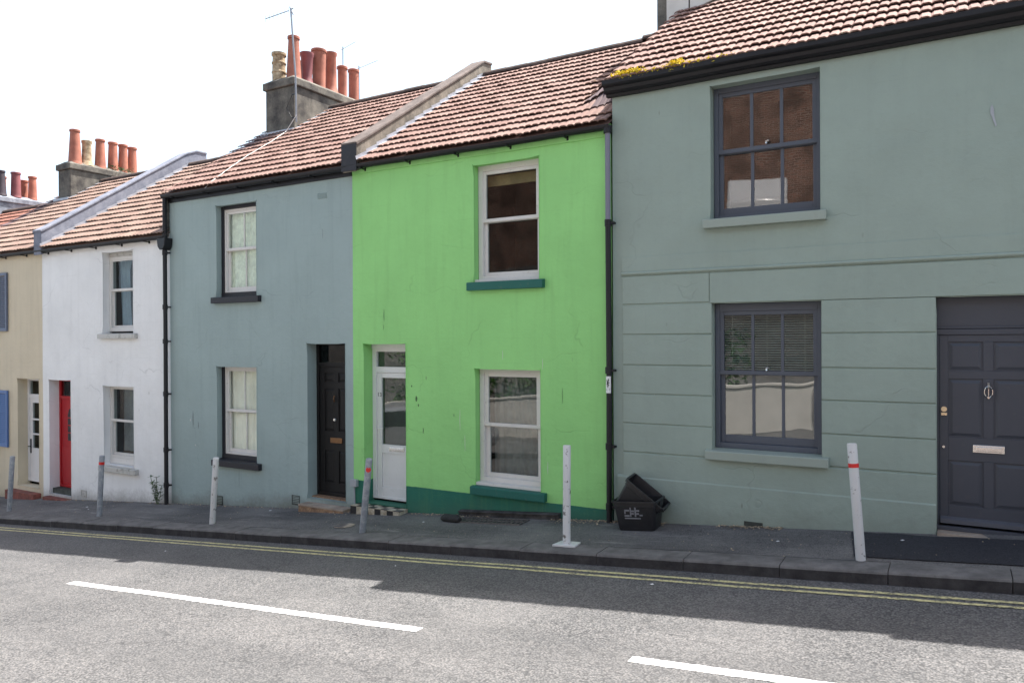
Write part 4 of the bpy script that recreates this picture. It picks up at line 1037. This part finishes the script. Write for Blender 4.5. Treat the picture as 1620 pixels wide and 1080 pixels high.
# neighbour to the right (outside the picture)
H = thing('terraced_house', 'plain pale green house just beyond the right edge, next to the grey panelled door', 'house', (3.2, 0, g(3.2)))
ops = [(2.0, 3.0, 1.2, 2.7, .15), (2.0, 3.0, 3.6, 5.0, .15), (4.0, 4.85, .35, 2.5, .2)]
wall(H, 'sage', 1.055, 5.2, 5.25, ops, step=.4)
rb = MB()
for o_ in ops: room(rb, *o_[:4], o_[4]+.1)
rb.build('room', 'dark', H, fix=False)
for o_ in ops[:2]:
    f = sash(H, o_[0], o_[1], o_[2], o_[3], .13, 'slate_paint', cols=2); sill(f, o_[0]-.06, o_[1]+.06, o_[2], .09, .12, 'sage_sill')
leaf(H, 4.0, 4.85, .35, 2.5, .18, [(.6, 1.2), (1.4, 2.2)], 'slate_door')
tiles(H, 1.0, 5.2, 5.22, 7.5, 'tile_sage', rows=15); gutter(H, 1.06, 5.2, 5.2); gable(H, 'stack', 5.17, 5.2, 5.22, 7.5)

# ================================================================== ROOF THINGS
A = thing('tv_aerial', 'tall leaning aerial mast strapped to the big chimney corner of the blue-grey house', 'aerial', (-11.15, 2.2, 6.1))
b = MB(); b.tube([(-11.12, 2.19, 6.16), (-11.14, 2.19, 7.1), (-11.26, 2.19, 8.42)], .017, 8); b.build('mast', 'metal', A)
b = MB(); b.tube([(-11.27, 2.15, 8.36), (-11.70, 1.95, 8.22)], .008, 6)
for k in range(7):
    t = k/6; p = Vector((-11.27, 2.15, 8.36)).lerp(Vector((-11.70, 1.95, 8.22)), t); b.tube([p+Vector((0, 0, -.06)), p+Vector((0, 0, .06))], .003, 5)
b.tube([(-11.2, 2.2, 8.28), (-11.3, 2.2, 8.46)], .009, 6); b.tube([(-11.27, 2.2, 8.40), (-11.2, 2.2, 8.41)], .01, 6); b.build('antenna', 'metal', A)
b = MB(); b.tube([(-11.28, 2.24, 6.3), (-11.12, 2.19, 6.22)], .015, 6); b.tube([(-11.28, 2.24, 6.75), (-11.13, 2.19, 6.72)], .015, 6)
b.tube([(-11.28, 2.24, 6.75), (-11.42, 2.22, 6.5), (-11.28, 2.22, 6.28), (-11.12, 2.2, 6.3)], .008, 6); b.build('bracket', 'iron', A)
for (pa, pb_, lab) in (((-12.0, 4.4, 8.47), (-11.40, 4.2, 8.46), 'thin rod aerial sticking out behind the pots, the upper of two'), ((-11.66, 4.55, 8.02), (-10.85, 4.3, 7.98), 'thin rod aerial behind the last pots, the lower of two')):
    A = thing('tv_aerial', lab, 'aerial', (pa[0], pa[1], 7.1))
    a, c = Vector(pa), Vector(pb_)
    b = MB(); b.tube([(pa[0]+.05, pa[1], 7.1), (pa[0]+.05, pa[1], pa[2]+.06)], .012, 6); b.build('mast', 'metal', A)
    b = MB(); b.tube([a, c], .006, 6)
    for k in range(8): p = a.lerp(c, k/7); b.tube([p+Vector((.0, -.05, -.03)), p+Vector((0, .05, .03))], .003, 5)
    b.build('antenna', 'metal', A)
b = MB(); sl = (ZR-ZE)/3.48
pts = [(-11.10, 2.17, 6.3), (-11.25, 2.05, ZE+sl*2.15+.1), (-11.15, 1.6, ZE+sl*1.7+.09), (-11.1, 1.0, ZE+sl*1.1+.09), (-10.95, .5, ZE+sl*.6+.09), (-10.8, -.05, ZE+.1), (-10.82, -.15, ZE-.02)]
b.tube(pts, .007, 6); tag(b.build('roof_cable', 'white_cable'), 'thin pale cable running down the tiles from the aerial mast to the gutter', 'cable')

# ================================================================== BOLLARDS
def bollard(bx, by, tx, ty, h, mat, label, band=None, plate=False):
    z0 = pv(bx, by); o = thing('bollard', label, 'bollard', (bx, by, z0), 'leaning metal bollards along the kerb')
    a = Vector((bx, by, z0-.02)); c = Vector((tx, ty, z0+h)); r = .0425
    b = MB(); b.tube([a, a.lerp(c, .5), a.lerp(c, .992), c], [r, r, r, r*.9], 20); b.build('post', mat, o, smooth=True)
    if band:
        t0, t1, kind = band; b = MB()
        if kind == 'ring': b.tube([a.lerp(c, t0), a.lerp(c, t1)], r+.0025, 20, cap=False); b.build('band', 'red', o, smooth=True)
        elif kind == 'half':
            b.tube([a.lerp(c, t0), a.lerp(c, t1)], r+.0025, 20, cap=False); b.build('band', 'red', o, smooth=True)
        else:
            p = a.lerp(c, (t0+t1)/2); dv = Vector((-p.x, -8.5-p.y, 0)).normalized(); b.tube([p+dv*(r-.012), p+dv*(r+.005)], .032, 16); b.build('reflector', 'red', o, smooth=True)
    if plate:
        b = MB(); b.prism([(bx-.13, by-.09), (bx+.15, by-.11), (bx+.13, by+.08), (bx-.11, by+.1)], z0+.0, z0+.022, 'z')
        b.v = [(x_, y_, z_+.08*(x_-bx)) for x_, y_, z_ in b.v]
        b.build('base_plate', 'chipwhite', o, bevel=.004)
bollard(-15.27, -1.04, -15.1, -1.06, 1.03, 'galv', 'plain grey bollard in front of the cream house, nearest the left edge')
bollard(-12.42, -1.03, -12.30, -1.05, 1.02, 'galv', 'grey bollard with a red band near its top in front of the white house window', (.86, .905, 'ring'))
bollard(-9.47, -1.10, -9.30, -1.16, .99, 'chipwhite', 'leaning white bollard with black chips in front of the blue-grey house window')
bollard(-6.57, -1.10, -6.36, -1.20, .97, 'galv', 'leaning grey bollard with a round red reflector in front of the green house door', (.84, .89, 'dot'))
bollard(-3.645, -1.13, -3.65, -1.10, 1.075, 'chipwhite', 'upright white bollard on a square base plate right of the green house window', None, True)
bollard(-.745, -1.04, -.815, -1.06, 1.04, 'chipwhite', 'leaning white bollard with a red band beside the fresh tarmac near the grey door', (.80, .835, 'ring'))

# ================================================================== RECYCLING BOXES
def recbox(loc, rot, label, mark=False):
    o = thing('recycling_box', label, 'recycling box', (0, 0, 0), 'black recycling boxes on the pavement')
    L, Wd, Hh, t = .25, .18, .335, .006        # half length/width at the rim
    def ring(hl, hw, z, rc=.035, n=5):
        pts = []
        for cx, cy, a0 in ((hl-rc, hw-rc, 0), (-hl+rc, hw-rc, 90), (-hl+rc, -hw+rc, 180), (hl-rc, -hw+rc, 270)):
            for k in range(n): a = R(a0+90*k/(n-1)); pts.append((cx+rc*math.cos(a), cy+rc*math.sin(a), z))
        return pts
    lv = [ring(L-.045, Wd-.035, 0), ring(L-.040, Wd-.030, .012), ring(L-.008, Wd-.008, Hh-.07), ring(L+.0, Wd+.0, Hh-.065), ring(L+.002, Wd+.002, Hh-.02), ring(L+.018, Wd+.018, Hh-.018), ring(L+.018, Wd+.018, Hh), ring(L-.004, Wd-.004, Hh), ring(L-.016, Wd-.016, Hh-.07), ring(L-.046, Wd-.036, .012)]
    n = len(lv[0]); b = MB(); vs = [v for r_ in lv for v in r_]
    fs = [(i*n+k, i*n+(k+1) % n, (i+1)*n+(k+1) % n, (i+1)*n+k) for i in range(len(lv)-1) for k in range(n)] + [tuple(reversed(range(n))), tuple(range((len(lv)-1)*n, len(lv)*n))]
    b.add(vs, fs); bd = b.build('body', 'binplastic', o, smooth=True)
    b = MB()
    for sx in (-1, 1): b.box(sx*(L+.012)-.012, sx*(L+.012)+.012, -.06, .06, Hh-.075, Hh-.015)
    b.build('handle', 'binplastic', o, bevel=.004)
    if mark:
        b = MB(); yb = -(Wd-.020)
        yy_ = lambda z: -(Wd-.030)-(z-.012)*.087
        q = lambda x, z, w_, h_: b.prism([(yy_(z)-.004, z), (yy_(z+h_)-.004, z+h_), (yy_(z+h_)+.004, z+h_), (yy_(z)+.004, z)], x, x+w_)
        for (xx, zz, ww, hh) in [(a_*1.0, .02+z_*1.0, w_*1.15, h_*1.5) for a_, z_, w_, h_ in ((-.12, .20, .05, .012), (-.12, .17, .012, .03), (-.12, .14, .05, .012), (-.055, .14, .012, .07), (-.04, .195, .03, .012), (-.04, .165, .025, .012), (0, .14, .014, .072), (.02, .2, .03, .012), (.02, .165, .025, .012), (.055, .15, .03, .01), (-.12, .115, .14, .008), (.03, .115, .03, .008))]:
            q(xx, zz, ww, hh)
        b.build('printed_mark', 'binmark', o, fix=True)
    o.location = loc; o.rotation_euler = rot
    return o
recbox((-3.13, -.27, pv(-3.13, -.27)), (0, R(-4), R(4)), 'upright black recycling box with faded white print standing by the downpipe', True)
recbox((-3.24, -.25, pv(-3.2, -.27)+.165), (R(1), R(37), R(7)), 'empty black recycling box tipped open on top of the upright one')

# ================================================================== SMALL PAVEMENT THINGS
o = thing('cellar_light', 'black ledge and iron grating set in the pavement under the green house window', 'grating', (-5.05, -.2, g(-5.05)))
b = MB(); vs = []
for xx in (-5.78, -4.28):
    z_ = g(xx); vs += [(xx, -.07, z_-.03), (xx, -.07, z_+.05), (xx, -.095, z_+.055), (xx, -.095, z_+.072), (xx, .0, z_+.078), (xx, .0, z_-.03)]
b.add(vs, [(i, i+1, i+7, i+6) for i in range(5)]+[(5, 4, 3, 2, 1, 0), (6, 7, 8, 9, 10, 11)]); b.build('ledge', 'ledge', o, bevel=.003)
b = MB(); gx0, gx1, gy0, gy1 = -5.62, -4.66, -.40, -.16
for k in range(15):
    xx = gx0+(gx1-gx0)*k/14; z_ = pv(xx, -.28)+.012; b.box(xx-.012, xx+.012, gy0, gy1, z_-.008, z_)
for yy in (gy0, (gy0+gy1)/2, gy1):
    b.add([(gx0-.02, yy-.01, pv(gx0-.02, yy)-.002), (gx1+.02, yy-.01, pv(gx1+.02, yy)-.002), (gx1+.02, yy+.01, pv(gx1+.02, yy)-.002), (gx0-.02, yy+.01, pv(gx0-.02, yy)-.002),
           (gx0-.02, yy-.01, pv(gx0-.02, yy)+.0165), (gx1+.02, yy-.01, pv(gx1+.02, yy)+.0165), (gx1+.02, yy+.01, pv(gx1+.02, yy)+.0165), (gx0-.02, yy+.01, pv(gx0-.02, yy)+.0165)], [(4, 5, 6, 7), (0, 1, 5, 4), (2, 3, 7, 6)])
b.build('grating', 'bar', o)
b = MB(); b.add([(gx0, gy0, pv(gx0, gy0)+.003), (gx1, gy0, pv(gx1, gy0)+.003), (gx1, gy1, pv(gx1, gy1)+.003), (gx0, gy1, pv(gx0, gy1)+.003)], [(0, 1, 2, 3)]); b.build('pit', 'blacktile', o)
b = MB(); b.tube([(-5.86, -.34, g(-5.8)+.02), (-5.80, -.36, g(-5.8)+.035), (-5.58, -.40, g(-5.6)+.035), (-5.53, -.41, g(-5.5)+.02)], [.03, .055, .055, .035], 12)
tag(b.build('black_lump', 'tyre', smooth=True), 'black rubber block lying at the left end of the pavement grating', 'rubber block')
b = MB(); xx, yy = -7.10, -.86; z_ = pv(xx, yy)+.009
vs = [(xx+.15*math.cos(t), yy+.13*math.sin(t), pv(xx+.15*math.cos(t), yy+.13*math.sin(t))+.009) for t in [2*math.pi*k/24 for k in range(24)]]
b.mat(0).add(vs, [tuple(range(24))])
for k in range(-4, 5): b.mat(1).box(xx-.1, xx+.1, yy+k*.024-.005, yy+k*.024+.005, z_-.004, z_+.003)
tag(b.build('manhole_cover', ['stepstone', 'kerb'], fix=False), 'small round cover in the pavement in front of the green house doorstep', 'cover')
# weed by the black pipe
o = thing('weed', 'leggy green weed growing at the foot of the white wall beside the black pipe', 'weed', (-12.2, -.1, g(-12.2)))
b = MB(); lb = MB(); rr = random.Random(11)
for k in range(5):
    a = Vector((-12.2+rr.gauss(0, .03), -.1, g(-12.2))); p = a; pts = [p]
    h_ = rr.uniform(.25, .5)
    for j in range(5): p = p+Vector((rr.gauss(-.01 if k < 3 else .01, .025), rr.gauss(-.005, .015), h_/5)); pts.append(p)
    b.tube(pts, .005, 5)
    for j, q in enumerate(pts[1:]):
        for e in range(6):
            a_ = rr.uniform(0, 6.28); dv = Vector((math.cos(a_), math.sin(a_), rr.uniform(-.2, .6)))*rr.uniform(.04, .085); sd = dv.cross(Vector((0, 0, 1))).normalized()*.017
            lb.add([q, q+dv*.5+sd, q+dv, q+dv*.5-sd], [(0, 1, 2, 3)])
b.build('stem', 'leaf', o); lb.build('leaves', 'leaf', o, fix=False)
# litter and grit collected along the wall foot
b = MB(); rr = random.Random(5)
def flake(x, y, s):
    z_ = pv(x, y)+.006; a = rr.uniform(0, 6.28); e = rr.uniform(.4, 1)
    c = Vector((x, y, z_+.004)); u = Vector((math.cos(a), math.sin(a), rr.uniform(-.3, .5)))*s; v = Vector((-math.sin(a), math.cos(a), rr.uniform(0, .5)))*s*e
    b.add([c-u, c+v, c+u, c-v*.6], [(0, 1, 2, 3)])
for k in range(1700):
    zone = rr.choice([(-4.4, -2.9, 1), (-8.0, -7.2, 1.2), (-6.6, -5.2, .8), (-12.5, -9, .6), (-16, -13, .5), (-2.3, -1.6, .6), (-3.5, -2.9, .6), (-4.4, -3.5, .6)])
    flake(rr.uniform(*zone[:2]), -.03-abs(rr.gauss(0, .09))*zone[2], rr.uniform(.006, .02))
for k in range(420): flake(rr.uniform(-16, .5), rr.uniform(-1.2, -.05), rr.uniform(.004, .013))
struct(b.build('leaf_litter', 'litter', fix=False), 'stuff')
b = MB()
for (xx, yy, s) in ((-9.2, -.25, .03), (-6.05, -.5, .02), (-4.05, -.22, .022), (-1.55, -.6, .02), (-.45, -.35, .02), (-2.4, -1.9, .02), (-13.6, -.55, .03), (-13.3, -.7, .02), (-5.3, -2.0, .012), (-12.2, -1.75, .02), (-9.0, -2.2, .015)):
    flz = (pv(xx, yy) if yy > -1.3 else .08*xx+RD)+.01; b.add([(xx-s, yy, flz), (xx, yy-s*.6, flz), (xx+s, yy+s*.2, flz+.004), (xx, yy+s*.6, flz+.006)], [(0, 1, 2, 3)])
struct(b.build('paper_scraps', 'white_upvc', fix=False), 'stuff')

# ================================================================== OTHER SIDE OF THE STREET (seen in the window panes)
b = MB(); b.prism([(-26, -2.9), (-2.85, -.9), (-2.85, .86), (-26, -.99)], -9.95, -9.72, 'y'); b.prism([(-26.05, -.99), (-2.8, .86), (-2.8, .92), (-26.05, -.93)], -9.98, -9.69, 'y')
tag(b.build('garden_wall', 'whitewash', bevel=.01), 'low whitewashed wall across the street, mirrored in the lower sash window', 'wall')
b = MB(); b.prism([(-1.5, -.9), (10, 0), (10, 2.1), (-1.5, 1.2)], -9.95, -9.72, 'y'); tag(b.build('garden_wall', 'brick'), 'brick wall across the street behind the viewer', 'wall')
o = thing('hedge', 'green hedge across the street, mirrored in the venetian-blind window', 'hedge', (-6, -10.9, 0))
b = MB(); rr = random.Random(9)
for k in range(5000):
    xx = rr.uniform(-16, -4.6); zt = .08*xx+rr.uniform(.4, 2.6+.5*noise.noise(Vector((xx, 0, 0)))); q = Vector((xx, -10.9+rr.gauss(0, .35), zt)); s1 = .09
    b.add([q, q+Vector((rr.gauss(0, s1), rr.gauss(0, s1), rr.gauss(0, s1))), q+Vector((rr.gauss(0, s1), rr.gauss(0, s1), rr.gauss(0, s1)))], [(0, 1, 2)])
b.build('foliage', 'hedge', o, fix=False)
struct(sheet('bank', -60, 40, -60, -11.8, lambda x, y: .08*x+min(5.7, (-11.8-y)*1.7), 'pave', 20, 40))
o = thing('brick_terrace', 'brown brick building across the street, mirrored in the upper windows', 'house', (-8, -21, 3.0))
b = MB(); b.prism([(-21, 1.5), (-21, 12.2), (-24.5, 14.2), (-28, 12.2), (-28, 1.5)], -26, 6); b.build('wall', 'brick', o)
for xx in (-23, 1.0):
    for zz in (7.0, 10.0):
        b = MB(); rect(b, xx, xx+1.0, zz, zz+1.6, .07, .07, .07, .09, -20.99, -20.94); b.box(xx+.07, xx+.93, -20.985, -20.95, zz+.78, zz+.83); f = b.build('window', 'white_frame', o)
        b = MB(); b.box(xx+.05, xx+.95, -20.992, -20.98, zz+.05, zz+1.55); b.build('pane', 'carglass', f)
b = MB(); b.prism([(-20.7, 12.03), (-20.7, 12.18), (-24.5, 14.4), (-28.3, 12.18), (-28.3, 12.03), (-24.5, 14.2)], -26.2, 6.2); b.build('roof', 'ridge', o)
def vehicle(name, label, cat, x, y, z, L, Wd, prof, win, mat, wheel=.33, rot=0.0, rotz=0.0):
    o = thing(name, label, cat, (0, 0, 0))
    b = MB(); b.prism(prof, -Wd/2, Wd/2, 'y'); b.build('body', mat, o, bevel=.09, smooth=True)
    b = MB(); b.prism(win, -Wd/2-.012, Wd/2+.012, 'y'); b.build('side_window', 'carglass', o, bevel=.03)
    for wx in (-L*.31, L*.31):
        for s_ in (-1, 1):
            b = MB(); b.tube([(wx, s_*(Wd/2-.2), wheel), (wx, s_*(Wd/2+.01), wheel)], wheel, 24); wh = b.build('wheel', 'tyre', o, bevel=.02)
            b = MB(); b.tube([(wx, s_*(Wd/2), wheel), (wx, s_*(Wd/2+.02), wheel)], wheel*.62, 20); b.build('rim', 'silver', wh)
    o.location = (x, y, z); o.rotation_euler = (0, rot, rotz); return o
vp = [(-2.4, .35), (2.3, .35), (2.45, .6), (2.35, 1.05), (1.75, 1.2), (1.15, 1.9), (.9, 2.0), (-2.3, 2.0), (-2.45, 1.85), (-2.5, .6)]
vehicle('parked_van', 'white van parked on the raised ground across the street, mirrored in the upper sash window', 'van', -5.9, -18.0, 5.23, 4.9, 1.9, vp, [(.2, 1.2), (1.55, 1.2), (1.1, 1.75), (.2, 1.75)], 'van', rotz=R(78))
cp = [(-1.95, .3), (1.95, .3), (2.05, .5), (2.0, .72), (1.2, .92), (.55, 1.38), (-1.1, 1.42), (-1.8, 1.0), (-2.02, .9), (-2.05, .5)]
vehicle('parked_car', 'silver hatchback parked across the street, mirrored in the green house window', 'car', -11.2, -5.5, .08*-11.2+RD, 4.1, 1.7, cp, [(-1.45, .95), (.95, .95), (.5, 1.3), (-1.0, 1.33)], 'silver', rot=-math.atan(.08))
for o in list(bpy.data.objects):
    if '_o' in o: del o['_o']
